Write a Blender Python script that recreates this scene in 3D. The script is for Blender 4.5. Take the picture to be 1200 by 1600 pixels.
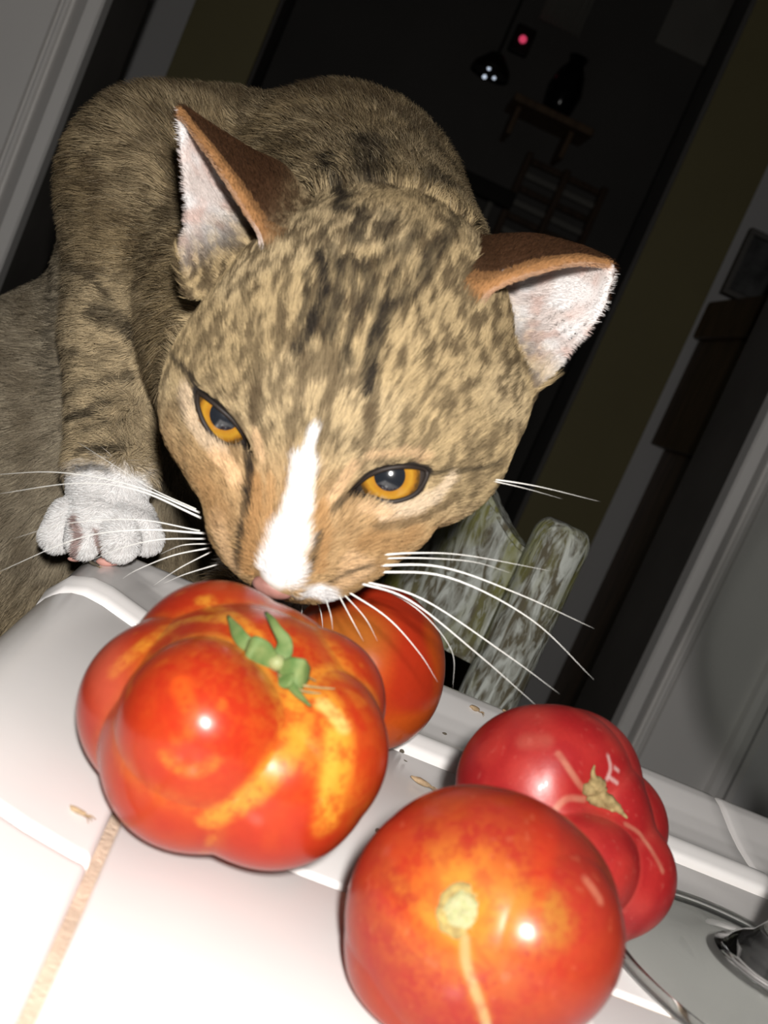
import bpy, bmesh, math, random
import numpy as np
from math import sin, cos, radians, pi
from mathutils import Vector, Matrix, kdtree
from mathutils.bvhtree import BVHTree

for o in list(bpy.data.objects):
    bpy.data.objects.remove(o, do_unlink=True)
S = bpy.context.scene
COL = S.collection
random.seed(4)
RNG = np.random.default_rng(7)

# ------------------------------------------------------------------ camera
ZC = 0.92                                   # counter top height
FPX = 1700.0
CAM = np.array([0.0, 0.0, ZC + 0.107])
YAW, PIT, ROL = radians(6.3), radians(6.4), radians(23.8)
Fw = np.array([sin(YAW)*cos(PIT), cos(YAW)*cos(PIT), -sin(PIT)])
Rh = np.array([cos(YAW), -sin(YAW), 0.0])
Uh = np.cross(Rh, Fw)
Rt = cos(ROL)*Rh + sin(ROL)*Uh
Up = -sin(ROL)*Rh + cos(ROL)*Uh
cd = bpy.data.cameras.new('camera')
cam = bpy.data.objects.new('camera', cd)
COL.objects.link(cam)
M = Matrix(((Rt[0], Up[0], -Fw[0], CAM[0]), (Rt[1], Up[1], -Fw[1], CAM[1]), (Rt[2], Up[2], -Fw[2], CAM[2]), (0, 0, 0, 1)))
cam.matrix_world = M
cd.sensor_fit = 'VERTICAL'
cd.sensor_height = 36.0
cd.lens = 36.0*FPX/1600.0
cd.clip_start = 0.01
cd.dof.use_dof = True
cd.dof.focus_distance = 0.38
cd.dof.aperture_fstop = 23.0
S.camera = cam

# world: a house at night
W = bpy.data.worlds.new('night')
S.world = W
W.use_nodes = True
W.node_tree.nodes['Background'].inputs[0].default_value = (0.9, 0.85, 0.75, 1)
W.node_tree.nodes['Background'].inputs[1].default_value = 0.004

# the camera's own flash, beside the lens
FLASH_OFF = (0.019, 0.032)
fl = bpy.data.lights.new('flash', 'AREA')
fl.shape = 'RECTANGLE'
fl.size = 0.011
fl.size_y = 0.018
fl.energy = 2.4
fl.color = (1.0, 0.97, 0.93)
flo = bpy.data.objects.new('flash', fl)
COL.objects.link(flo)
fp = CAM + Rt*FLASH_OFF[0] + Up*FLASH_OFF[1] - Fw*0.06
M2 = M.copy()
M2.translation = Vector(fp)
flo.matrix_world = M2

S.view_settings.view_transform = 'Standard'
S.view_settings.look = 'None'
S.view_settings.gamma = 1
S.view_settings.use_curve_mapping = False
S.view_settings.exposure = 0.0


# ------------------------------------------------------------------ helpers
def at(x, y, D):
    """a point measured in the photograph, at its own distance D (m)"""
    return CAM + (Fw + Rt*(x-600)/FPX - Up*(y-800)/FPX)*D


def on_y(x, y, Y):
    r = Fw + Rt*(x-600)/FPX - Up*(y-800)/FPX
    return CAM + r*(Y/r[1])


def on_z(x, y, Z):
    r = Fw + Rt*(x-600)/FPX - Up*(y-800)/FPX
    return CAM + r*((Z-CAM[2])/r[2])


def tag(o, label=None, cat=None, group=None, kind=None):
    if label: o['label'] = label
    if cat: o['category'] = cat
    if group: o['group'] = group
    if kind: o['kind'] = kind
    return o


def link(name, me, mat=None, parent=None, loc=None):
    o = bpy.data.objects.new(name, me)
    COL.objects.link(o)
    if mat is not None and me is not None:
        me.materials.append(mat)
    if loc is not None:
        o.location = Vector(loc)
    if parent is not None:
        o.parent = parent
    return o


def empty(name, loc=(0, 0, 0), rz=0):
    o = bpy.data.objects.new(name, None)
    o.empty_display_size = 0.02
    COL.objects.link(o)
    o.location = Vector(loc)
    o.rotation_euler = (0, 0, rz)
    return o


def mesh_from(v, f, smooth=True, name='mesh'):
    me = bpy.data.meshes.new(name)
    me.from_pydata([tuple(map(float, p)) for p in v], [], [tuple(map(int, q)) for q in f])
    me.update()
    if smooth:
        me.polygons.foreach_set('use_smooth', [True]*len(me.polygons))
    return me


def bm_mesh(bm, smooth=False, name='mesh'):
    bmesh.ops.recalc_face_normals(bm, faces=bm.faces[:])
    me = bpy.data.meshes.new(name)
    bm.to_mesh(me)
    bm.free()
    if smooth:
        me.polygons.foreach_set('use_smooth', [True]*len(me.polygons))
    return me


def box_bm(x0, x1, y0, y1, z0, z1, bev=0.0, seg=2, bm=None):
    own = bmesh.new()
    bmesh.ops.create_cube(own, size=1.0)
    for v in own.verts:
        v.co = Vector(((x0+x1)/2 + v.co.x*(x1-x0), (y0+y1)/2 + v.co.y*(y1-y0), (z0+z1)/2 + v.co.z*(z1-z0)))
    if bev > 0:
        bmesh.ops.bevel(own, geom=own.edges[:], offset=bev, segments=seg, profile=0.5, affect='EDGES')
    if bm is None:
        return own
    tmp = bpy.data.meshes.new('tmp')
    own.to_mesh(tmp)
    own.free()
    bm.from_mesh(tmp)
    bpy.data.meshes.remove(tmp)
    return bm


def box(name, x0, x1, y0, y1, z0, z1, mat, parent=None, bev=0.002):
    return link(name, bm_mesh(box_bm(x0, x1, y0, y1, z0, z1, bev)), mat, parent)


def tube(pts, radii, n=8, cap=True):
    """tapered tube along points -> verts, faces"""
    pts = np.array(pts, float)
    k = len(pts)
    radii = np.broadcast_to(np.array(radii, float), (k,))
    tang = np.gradient(pts, axis=0)
    tang /= np.linalg.norm(tang, axis=1)[:, None] + 1e-12
    ref = np.array([0, 0, 1.0])
    if abs(tang[0] @ ref) > 0.9:
        ref = np.array([1.0, 0, 0])
    a = np.cross(tang[0], ref)
    a /= np.linalg.norm(a)
    V, Fc = [], []
    for i in range(k):
        a = a - tang[i]*(a @ tang[i])
        a /= np.linalg.norm(a) + 1e-12
        b = np.cross(tang[i], a)
        for j in range(n):
            t = 2*pi*j/n
            V.append(pts[i] + radii[i]*(cos(t)*a + sin(t)*b))
    for i in range(k-1):
        for j in range(n):
            j2 = (j+1) % n
            Fc.append((i*n+j, i*n+j2, (i+1)*n+j2, (i+1)*n+j))
    if cap:
        Fc.append(tuple(range(n-1, -1, -1)))
        Fc.append(tuple((k-1)*n+j for j in range(n)))
    return V, Fc


def lathe(prof, n=48, center=(0, 0, 0)):
    V, Fc = [], []
    c = np.array(center, float)
    for (r, z) in prof:
        for j in range(n):
            t = 2*pi*j/n
            V.append(c + np.array([r*cos(t), r*sin(t), z]))
    for i in range(len(prof)-1):
        for j in range(n):
            j2 = (j+1) % n
            Fc.append((i*n+j, i*n+j2, (i+1)*n+j2, (i+1)*n+j))
    return V, Fc


def bez(pts, n):
    """Catmull-Rom through points"""
    P = np.array(pts, float)
    P = np.vstack([2*P[0]-P[1], P, 2*P[-1]-P[-2]])
    out = []
    m = len(P)-3
    for s in np.linspace(0, m-1e-6, n):
        i = int(s)
        t = s-i
        p0, p1, p2, p3 = P[i], P[i+1], P[i+2], P[i+3]
        out.append(0.5*((2*p1) + (-p0+p2)*t + (2*p0-5*p1+4*p2-p3)*t*t + (-p0+3*p1-3*p2+p3)*t**3))
    return np.array(out)


def lerp_pts(pts, t):
    """piecewise linear / smooth interpolation of rows at t in 0..1 array"""
    P = np.array(pts, float)
    c = bez(P, 121)
    idx = np.clip(np.array(t)*120, 0, 120).astype(int)
    return c[idx]


def hash3(ix, iy, iz, seed):
    h = (ix*374761393 + iy*668265263 + iz*2147483647 + seed*974634777) & 0xffffffff
    h = ((h ^ (h >> 13))*1274126177) & 0xffffffff
    return ((h ^ (h >> 16)) & 0xffff)/65535.0


def vnoise(p, scale, seed=0):
    """value noise 0..1 for points (n,3); scale = cells per metre"""
    q = np.asarray(p, float)*scale
    i = np.floor(q).astype(np.int64)
    f = q-i
    f = f*f*(3-2*f)
    out = 0
    for dx in (0, 1):
        for dy in (0, 1):
            for dz in (0, 1):
                w = (f[:, 0] if dx else 1-f[:, 0])*(f[:, 1] if dy else 1-f[:, 1])*(f[:, 2] if dz else 1-f[:, 2])
                out = out + w*hash3(i[:, 0]+dx, i[:, 1]+dy, i[:, 2]+dz, seed)
    return out


def sstep(a, b, x):
    t = np.clip((x-a)/(b-a), 0, 1)
    return t*t*(3-2*t)


def set_color(me, cols, name='Col'):
    a = me.color_attributes.new(name, 'FLOAT_COLOR', 'POINT')
    c = np.ones((len(me.vertices), 4), np.float32)
    c[:, :3] = cols
    a.data.foreach_set('color', c.ravel())


# ------------------------------------------------------------------ materials
def mat_new(name):
    m = bpy.data.materials.new(name)
    m.use_nodes = True
    return m, m.node_tree.nodes, m.node_tree.links, m.node_tree.nodes['Principled BSDF']


def setp(b, **k):
    for n, v in k.items():
        b.inputs[n.replace('_', ' ')].default_value = v


def plain(name, col, rough=0.5, spec=0.5, metal=0.0, noise=0.0, nscale=20, stretch=(1, 1, 1), bump=0.0, bscale=200, col2=None):
    m, N, L, b = mat_new(name)
    b.inputs['Base Color'].default_value = (*col, 1)
    setp(b, Roughness=rough, Metallic=metal)
    b.inputs['Specular IOR Level'].default_value = spec
    tc = N.new('ShaderNodeTexCoord')
    mp = N.new('ShaderNodeMapping')
    mp.inputs['Scale'].default_value = stretch
    L.new(tc.outputs['Object'], mp.inputs['Vector'])
    if noise > 0:
        nz = N.new('ShaderNodeTexNoise')
        nz.inputs['Scale'].default_value = nscale
        nz.inputs['Detail'].default_value = 6
        L.new(mp.outputs['Vector'], nz.inputs['Vector'])
        mx = N.new('ShaderNodeMix')
        mx.data_type = 'RGBA'
        c2 = col2 if col2 else tuple(c*(1-noise) for c in col)
        mx.inputs['A'].default_value = (*col, 1)
        mx.inputs['B'].default_value = (*c2, 1)
        rp = N.new('ShaderNodeValToRGB')
        rp.color_ramp.elements[0].position = 0.35
        rp.color_ramp.elements[1].position = 0.68
        L.new(nz.outputs['Fac'], rp.inputs['Fac'])
        L.new(rp.outputs['Color'], mx.inputs['Factor'])
        L.new(mx.outputs['Result'], b.inputs['Base Color'])
    if bump > 0:
        n2 = N.new('ShaderNodeTexNoise')
        n2.inputs['Scale'].default_value = bscale
        n2.inputs['Detail'].default_value = 4
        L.new(mp.outputs['Vector'], n2.inputs['Vector'])
        bp = N.new('ShaderNodeBump')
        bp.inputs['Strength'].default_value = bump
        bp.inputs['Distance'].default_value = 0.002
        L.new(n2.outputs['Fac'], bp.inputs['Height'])
        L.new(bp.outputs['Normal'], b.inputs['Normal'])
    return m


def emit(name, col, strength):
    m, N, L, b = mat_new(name)
    b.inputs['Base Color'].default_value = (*col, 1)
    b.inputs['Emission Color'].default_value = (*col, 1)
    b.inputs['Emission Strength'].default_value = strength
    return m


def glass(name, col=(1, 1, 1), rough=0.0, ior=1.45):
    m, N, L, b = mat_new(name)
    b.inputs['Base Color'].default_value = (*col, 1)
    setp(b, Roughness=rough, IOR=ior)
    b.inputs['Transmission Weight'].default_value = 1.0
    return m


MAT = {}
MAT['tile'] = plain('white_glaze', (0.84, 0.81, 0.795), 0.22, 0.35, noise=0.04, nscale=9, bump=0.03, bscale=60)
MAT['grout'] = plain('grout', (0.66, 0.52, 0.40), 0.9, 0.2, noise=0.25, nscale=90, bump=0.4, bscale=900)
MAT['paint'] = plain('white_gloss_paint', (0.80, 0.78, 0.76), 0.35, 0.4, noise=0.05, nscale=5, bump=0.05, bscale=40)
MAT['wall_white'] = plain('white_wall', (0.72, 0.71, 0.71), 0.7, 0.3, noise=0.05, nscale=3)
MAT['wall_olive'] = plain('olive_paint', (0.30, 0.26, 0.13), 0.6, 0.3, noise=0.1, nscale=4)
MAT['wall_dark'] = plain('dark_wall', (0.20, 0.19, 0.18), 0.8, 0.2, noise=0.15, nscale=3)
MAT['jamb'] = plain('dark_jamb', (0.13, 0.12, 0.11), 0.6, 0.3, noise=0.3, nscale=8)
MAT['floor'] = plain('floor_wood', (0.16, 0.10, 0.06), 0.5, 0.4, noise=0.4, nscale=6, stretch=(1, 8, 1))
MAT['dark_wood'] = plain('brown_wood', (0.17, 0.105, 0.065), 0.45, 0.4, noise=0.5, nscale=12, stretch=(6, 6, 1))
MAT['light_wood'] = plain('worn_wood_edge', (0.30, 0.19, 0.11), 0.5, 0.4, noise=0.4, nscale=12, stretch=(6, 6, 1))
MAT['black_wood'] = plain('black_wood', (0.03, 0.025, 0.02), 0.5, 0.3, noise=0.4, nscale=12)
MAT['cabinet'] = plain('cream_panel', (0.6, 0.57, 0.52), 0.6, 0.3, noise=0.06, nscale=4)
MAT['metal'] = plain('steel', (0.6, 0.6, 0.62), 0.2, 0.5, metal=1.0)
MAT['crumb'] = plain('dry_crumb', (0.50, 0.36, 0.22), 0.9, 0.1, noise=0.5, nscale=400)
MAT['crumb_dark'] = plain('dark_crumb', (0.14, 0.12, 0.09), 0.9, 0.1, noise=0.5, nscale=400)
MAT['green'] = plain('green_sepal', (0.065, 0.125, 0.032), 0.65, 0.25, noise=0.6, nscale=300, col2=(0.14, 0.18, 0.06))
MAT['dry'] = plain('dry_stem', (0.30, 0.22, 0.10), 0.85, 0.2, noise=0.6, nscale=500, col2=(0.14, 0.10, 0.04))
MAT['whisker'] = plain('whisker_white', (0.85, 0.84, 0.80), 0.35, 0.5)
MAT['nose'] = plain('pink_nose', (0.36, 0.17, 0.14), 0.45, 0.4, noise=0.3, nscale=500)
MAT['lid'] = plain('dark_eyelid', (0.022, 0.016, 0.013), 0.55, 0.3)
MAT['pad'] = plain('pink_pad', (0.75, 0.40, 0.34), 0.5, 0.4)


def thin_glass(name, tint, f0=0.06):
    m, N, L, b = mat_new(name)
    N.remove(b)
    tr = N.new('ShaderNodeBsdfTransparent')
    tr.inputs['Color'].default_value = (*tint, 1)
    gl = N.new('ShaderNodeBsdfGlossy')
    gl.inputs['Roughness'].default_value = 0.03
    lw = N.new('ShaderNodeLayerWeight')
    lw.inputs['Blend'].default_value = 0.5
    pw_ = N.new('ShaderNodeMath')
    pw_.operation = 'POWER'
    pw_.inputs[1].default_value = 5.0
    L.new(lw.outputs['Facing'], pw_.inputs[0])
    ma = N.new('ShaderNodeMath')
    ma.operation = 'MULTIPLY_ADD'
    ma.inputs[1].default_value = 0.9
    ma.inputs[2].default_value = 0.04
    L.new(pw_.outputs['Value'], ma.inputs[0])
    mx = N.new('ShaderNodeMixShader')
    L.new(ma.outputs['Value'], mx.inputs['Fac'])
    L.new(tr.outputs['BSDF'], mx.inputs[1])
    L.new(gl.outputs['BSDF'], mx.inputs[2])
    L.new(mx.outputs['Shader'], N['Material Output'].inputs['Surface'])
    return m


MAT['glass'] = glass('clear_glass')
MAT['thin_glass'] = thin_glass('thin_clear_glass', (0.93, 0.94, 0.93))
MAT['wine'] = glass('red_wine', (0.25, 0.01, 0.02), 0.0, 1.34)


def attr_mat(name, rough, spec, coat=0.0, bump=0.0, bscale=300, attr='Col', fine=0.0, sss=0.0):
    m, N, L, b = mat_new(name)
    a = N.new('ShaderNodeAttribute')
    a.attribute_name = attr
    out = a.outputs['Color']
    tc = N.new('ShaderNodeTexCoord')
    if fine > 0:
        nz = N.new('ShaderNodeTexNoise')
        nz.inputs['Scale'].default_value = bscale*2
        nz.inputs['Detail'].default_value = 5
        L.new(tc.outputs['Object'], nz.inputs['Vector'])
        hv = N.new('ShaderNodeHueSaturation')
        mr = N.new('ShaderNodeMapRange')
        mr.inputs['To Min'].default_value = 1-fine
        mr.inputs['To Max'].default_value = 1+fine
        L.new(nz.outputs['Fac'], mr.inputs['Value'])
        L.new(mr.outputs['Result'], hv.inputs['Value'])
        L.new(out, hv.inputs['Color'])
        out = hv.outputs['Color']
    L.new(out, b.inputs['Base Color'])
    setp(b, Roughness=rough)
    b.inputs['Specular IOR Level'].default_value = spec
    b.inputs['Coat Weight'].default_value = coat
    b.inputs['Coat Roughness'].default_value = 0.12
    if sss > 0:
        b.inputs['Subsurface Weight'].default_value = sss
        b.inputs['Subsurface Radius'].default_value = (0.004, 0.001, 0.0005)
    if bump > 0:
        n2 = N.new('ShaderNodeTexNoise')
        n2.inputs['Scale'].default_value = bscale
        L.new(tc.outputs['Object'], n2.inputs['Vector'])
        bp = N.new('ShaderNodeBump')
        bp.inputs['Strength'].default_value = bump
        bp.inputs['Distance'].default_value = 0.0006
        L.new(n2.outputs['Fac'], bp.inputs['Height'])
        L.new(bp.outputs['Normal'], b.inputs['Normal'])
    return m


MAT['tomato'] = attr_mat('tomato_skin', 0.26, 0.24, 0.03, bump=0.05, bscale=350, fine=0.10)
MAT['tomato_matte'] = attr_mat('crimson_tomato_skin', 0.40, 0.4, 0.03, bump=0.08, bscale=500, fine=0.14)
MAT['skin'] = attr_mat('cat_undercoat', 0.8, 0.15)
MAT['hair'] = attr_mat('cat_fur', 0.75, 0.06)


def weathered(name):
    """grey flaking paint over brown wood with yellow-green lichen"""
    m, N, L, b = mat_new(name)
    tc = N.new('ShaderNodeTexCoord')
    mp = N.new('ShaderNodeMapping')
    mp.inputs['Scale'].default_value = (1, 1, 0.28)
    L.new(tc.outputs['Object'], mp.inputs['Vector'])

    def nz(scale, det, dist, vec):
        n = N.new('ShaderNodeTexNoise')
        n.inputs['Scale'].default_value = scale
        n.inputs['Detail'].default_value = det
        n.inputs['Distortion'].default_value = dist
        L.new(vec, n.inputs['Vector'])
        return n

    def ramp(src, a, c):
        r = N.new('ShaderNodeValToRGB')
        r.color_ramp.elements[0].position = a
        r.color_ramp.elements[1].position = c
        L.new(src, r.inputs['Fac'])
        return r.outputs['Color']

    def mix(fac, A, B):
        x = N.new('ShaderNodeMix')
        x.data_type = 'RGBA'
        L.new(fac, x.inputs['Factor'])
        for s, v in (('A', A), ('B', B)):
            if isinstance(v, tuple):
                x.inputs[s].default_value = (*v, 1)
            else:
                L.new(v, x.inputs[s])
        return x.outputs['Result']
    f1 = ramp(nz(130, 8, 1.6, mp.outputs['Vector']).outputs['Fac'], 0.42, 0.58)
    f2 = ramp(nz(38, 4, 0.6, mp.outputs['Vector']).outputs['Fac'], 0.47, 0.62)
    f3 = ramp(nz(420, 6, 1.0, mp.outputs['Vector']).outputs['Fac'], 0.50, 0.68)
    c = mix(f1, (0.50, 0.52, 0.48), (0.11, 0.095, 0.06))
    c = mix(f2, c, (0.20, 0.20, 0.045))
    c = mix(f3, c, (0.33, 0.34, 0.30))
    L.new(c, b.inputs['Base Color'])
    setp(b, Roughness=0.75)
    b.inputs['Specular IOR Level'].default_value = 0.3
    bp = N.new('ShaderNodeBump')
    bp.inputs['Strength'].default_value = 0.5
    bp.inputs['Distance'].default_value = 0.0015
    L.new(f1, bp.inputs['Height'])
    bp.invert = True
    L.new(bp.outputs['Normal'], b.inputs['Normal'])
    return m


MAT['weathered'] = weathered('weathered_paint')

# ------------------------------------------------------------------ rooms
YD, YF = 1.05, 2.10          # door wall, far hall wall
DX0, DX1 = -0.300, 0.420     # near doorway
EX0, EX1 = -0.318, 0.480     # far doorway with olive casing
CH = 2.50


def struct(name, x0, x1, y0, y1, z0, z1, mat, parent=None, bev=0.0):
    o = box(name, x0, x1, y0, y1, z0, z1, MAT[mat], parent, bev)
    if parent is None:
        o['kind'] = 'structure'
    return o


struct('floor', -2.6, 2.8, -1.6, 3.4, -0.06, 0.0, 'floor')
struct('ceiling', -2.6, 2.8, -1.6, 3.4, CH, CH+0.06, 'wall_white')
w = empty('wall_back', (0, YD, 0))
w['kind'] = 'structure'
w.location = (0, 0, 0)
for (a, c, d, e) in ((-2.6, DX0-0.02, 0, CH), (DX1+0.02, 2.8, 0, CH), (DX0-0.02, DX1+0.02, 2.05, CH)):
    box('wall_panel', a, c, YD+0.012, YD+0.13, d, e, MAT['wall_white'], w, 0.0)
w = empty('wall_far', (0, 0, 0))
w['kind'] = 'structure'
for (a, c, d, e) in ((-2.6, EX0-0.02, 0, CH), (EX1+0.02, 2.8, 0, CH), (EX0-0.02, EX1+0.02, 2.08, CH)):
    box('wall_panel', a, c, YF, YF+0.12, d, e, MAT['wall_white'], w, 0.0)
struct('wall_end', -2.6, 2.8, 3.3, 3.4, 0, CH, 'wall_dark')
struct('wall_left', -2.6, -2.5, -1.6, 3.3, 0, CH, 'wall_white')
struct('wall_right', 2.7, 2.8, -1.6, 3.3, 0, CH, 'wall_white')


def casing_profile(x_in, sgn, y_front, zt, name):
    """moulded door casing: quirk, bead, flat board and raised back band, extruded up"""
    # distance from opening edge, protrusion
    pr = [(0.000, 0.000), (0.000, 0.020), (0.002, 0.023), (0.013, 0.0235), (0.0145, 0.022), (0.030, 0.003), (0.0315, 0.003), (0.0325, 0.009), (0.0345, 0.011),
          (0.0365, 0.010), (0.0385, 0.002), (0.0405, 0.002), (0.0415, 0.008), (0.118, 0.008), (0.120, 0.017), (0.126, 0.021), (0.134, 0.021),
          (0.138, 0.016), (0.142, 0.012), (0.150, 0.011), (0.153, 0.000)]
    V, Fc = [], []
    n = len(pr)
    for z in (0.0, zt):
        for (d, p) in pr:
            V.append((x_in + sgn*d, y_front - p, z))
    for i in range(n-1):
        Fc.append((i, i+1, n+i+1, n+i))
    Fc.append(tuple(range(n)))
    Fc.append(tuple(range(2*n-1, n-1, -1)))
    bm = bmesh.new()
    me = mesh_from(V, Fc, False)
    bm.from_mesh(me)
    o = link(name, bm_mesh(bm), MAT['paint'])
    o['kind'] = 'structure'
    return o


casing_profile(DX0, -1, YD+0.012, 2.05, 'trim_1')
casing_profile(DX1, 1, YD+0.012, 2.05, 'trim_2')
struct('trim_3', DX0-0.15, DX1+0.15, YD-0.006, YD+0.012, 2.05, 2.16, 'paint', bev=0.003)
# dark door lining inside the near doorway
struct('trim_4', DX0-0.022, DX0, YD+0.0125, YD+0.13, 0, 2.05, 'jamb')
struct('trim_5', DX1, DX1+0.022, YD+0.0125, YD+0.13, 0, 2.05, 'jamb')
# olive casing of the far doorway with a thin pale stop along the opening
struct('trim_6', EX0-0.137, EX0, YF-0.018, YF-0.0005, 0, 2.10, 'wall_olive', bev=0.002)
struct('trim_7', EX1, EX1+0.152, YF-0.018, YF-0.0005, 0, 2.10, 'wall_olive', bev=0.002)
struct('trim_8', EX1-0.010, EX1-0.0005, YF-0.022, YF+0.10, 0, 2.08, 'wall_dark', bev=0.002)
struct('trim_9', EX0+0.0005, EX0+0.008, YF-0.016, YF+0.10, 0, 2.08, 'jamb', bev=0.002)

# ------------------------------------------------------------------ the counter
XL, YE = -0.052, 0.416        # outer left and outer far edges of the cap
GX, AY = -0.0014, 0.3365      # inner grout lines
TS, GR = 0.108, 0.0024
counter = empty('tiled_counter', (0.40, 0.10, 0))
tag(counter, 'white tiled counter with raised bullnose edge and tan grout, tomatoes standing on it', 'counter')
cl = Vector(counter.location)


def cbox(name, *a, mat, bev=0.0, seg=2):
    bm = box_bm(*a, bev, seg)
    for v in bm.verts:
        v.co -= cl
    return link(name, bm_mesh(bm, bev > 0), MAT[mat], counter)


cbox('grout_bed', XL+0.006, 0.90, -0.45, YE-0.006, ZC-0.030, ZC-0.0016, mat='grout')
cbox('substrate', XL+0.012, 0.90, -0.45, YE-0.012, ZC-0.055, ZC-0.030, mat='cabinet')
cbox('support_wall', 0.10, 0.90, -0.43, 0.10, 0.10, ZC-0.055, mat='cabinet')
cbox('toe_kick', 0.13, 0.90, -0.40, 0.07, 0.0, 0.10, mat='black_wood')
tile_me = {}
for r in range(8):
    y1 = AY - GR/2 - r*TS
    y0 = y1 - TS + GR
    if y0 < -0.45:
        break
    for c in range(8):
        x0 = GX + GR/2 + c*TS
        x1 = x0 + TS - GR
        if 'm' not in tile_me:
            bm = box_bm(-(TS-GR)/2, (TS-GR)/2, -(TS-GR)/2, (TS-GR)/2, -0.008, 0.0, 0.0013, 3)
            tile_me['m'] = bm_mesh(bm, True)
            tile_me['m'].materials.append(MAT['tile'])
        o = bpy.data.objects.new('tile', tile_me['m'])
        COL.objects.link(o)
        o.parent = counter
        o.location = Vector(((x0+x1)/2, (y0+y1)/2, ZC + random.uniform(-0.0002, 0.0001))) - cl

RC = 0.014
CREST = np.array([(0.0, -0.0060), (0.0012, -0.0005), (0.003, 0.0030), (0.006, 0.0062), (0.010, 0.0082), (0.014, 0.0088),
                  (0.020, 0.0082), (0.028, 0.0062), (0.036, 0.0042), (0.046, 0.0024), (0.056, 0.0014), (0.085, 0.0008)])


def cap_piece(x0, x1, y0, y1, lip=False, lip_y=0.0, name='edge_tile', endbev=0.0010):
    """height-field bullnose piece with skirt"""
    def axis(a, b, step, outer_lo=False, outer_hi=False):
        n = max(6, int((b-a)/step))
        t = np.linspace(0, 1, n)
        return a + (b-a)*t
    xs = axis(x0, x1, 0.0016 if (x1-x0) < 0.07 else 0.006)
    ys = axis(y0, y1, 0.0014)
    # end bevel rows
    xs = np.unique(np.concatenate([[x0, x0+0.0005, x0+0.0012], xs[1:-1], [x1-0.0012, x1-0.0005, x1]]))
    ys = np.unique(np.concatenate([[y0, y0+0.0005, y0+0.0012, y0+0.002, y0+0.003], ys[2:-1], [y1-0.0004, y1]]))
    X, Y = np.meshgrid(xs, ys, indexing='ij')
    cx, cy = XL+RC, YE-RC
    a = np.clip((cx-X)/RC, 0, 1)
    b = np.clip((Y-cy)/RC, 0, 1)
    corner = (X < cx) & (Y > cy)
    Xn = np.where(corner, cx - RC*a*np.sqrt(1-b*b/2), X)
    Yn = np.where(corner, cy + RC*b*np.sqrt(1-a*a/2), Y)
    dist = np.minimum(Xn-XL, YE-Yn)
    dist = np.where(corner, RC-np.hypot(cx-Xn, Yn-cy), dist)
    dist = np.clip(dist, 0, 1)
    # blended inner corner of the two crests
    dx_, dy_ = Xn-XL, YE-Yn
    zx = np.interp(dx_, CREST[:, 0], CREST[:, 1])
    zy = np.interp(dy_, CREST[:, 0], CREST[:, 1])
    zd = np.interp(dist, CREST[:, 0], CREST[:, 1])
    Z = np.where(dist < 0.014, zd, np.maximum(zx, zy))
    if lip:
        q = (Yn-lip_y)
        Z = Z + 0.0034*np.exp(-((q-0.0075)/0.0062)**2)
    # small rounding at the joints
    if endbev > 0:
        for D, flag in ((X-x0, x0 > XL+1e-4), (x1-X, True), (Y-y0, True), (y1-Y, y1 < YE-1e-4)):
            if flag:
                Z = Z - np.where(D < 0.0012, endbev*(1-np.clip(D/0.0012, 0, 1))**2, 0)
    nx, ny = len(xs), len(ys)
    V = [(Xn[i, j]-cl.x, Yn[i, j]-cl.y, ZC+Z[i, j]) for i in range(nx) for j in range(ny)]
    Fc = [(i*ny+j, (i+1)*ny+j, (i+1)*ny+j+1, i*ny+j+1) for i in range(nx-1) for j in range(ny-1)]
    ring = [(i, 0) for i in range(nx)] + [(nx-1, j) for j in range(1, ny)] + [(i, ny-1) for i in range(nx-2, -1, -1)] + [(0, j) for j in range(ny-2, 0, -1)]
    base = len(V)
    for (i, j) in ring:
        out = (abs(X[i, j]-XL) < 1e-6) or (abs(Y[i, j]-YE) < 1e-6)
        V.append((Xn[i, j]-cl.x, Yn[i, j]-cl.y, ZC - (0.045 if out else 0.012)))
    m = len(ring)
    for k in range(m):
        k2 = (k+1) % m
        i, j = ring[k]
        i2, j2 = ring[k2]
        Fc.append((i*ny+j, base+k, base+k2, i2*ny+j2))
    bm = bmesh.new()
    bm.from_mesh(mesh_from(V, Fc))
    o = link(name, bm_mesh(bm, True), MAT['tile'], counter)
    return o


# far run of bullnose (with the lip), the corner piece and the left run
cap_piece(XL, 0.062, AY+GR/2, YE, True, AY+GR/2, 'corner_tile')
x = 0.062
for k in range(6):
    cap_piece(x+0.0008, x+0.150-0.0008, AY+GR/2, YE, True, AY+GR/2)
    x += 0.150
yj = [AY-GR/2+0.0004, 0.1962, 0.0462, -0.1038, -0.2538, -0.40]
for k in range(5):
    cap_piece(XL, GX-GR/2, yj[k+1]+0.0010, yj[k]-0.0010)


# ------------------------------------------------------------------ tomatoes
def ico(sub):
    bm = bmesh.new()
    bmesh.ops.create_icosphere(bm, subdivisions=sub, radius=1.0)
    v = np.array([p.co[:] for p in bm.verts])
    f = [[q.index for q in fc.verts] for fc in bm.faces]
    bm.free()
    return v, f


ICO = ico(7)


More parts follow.
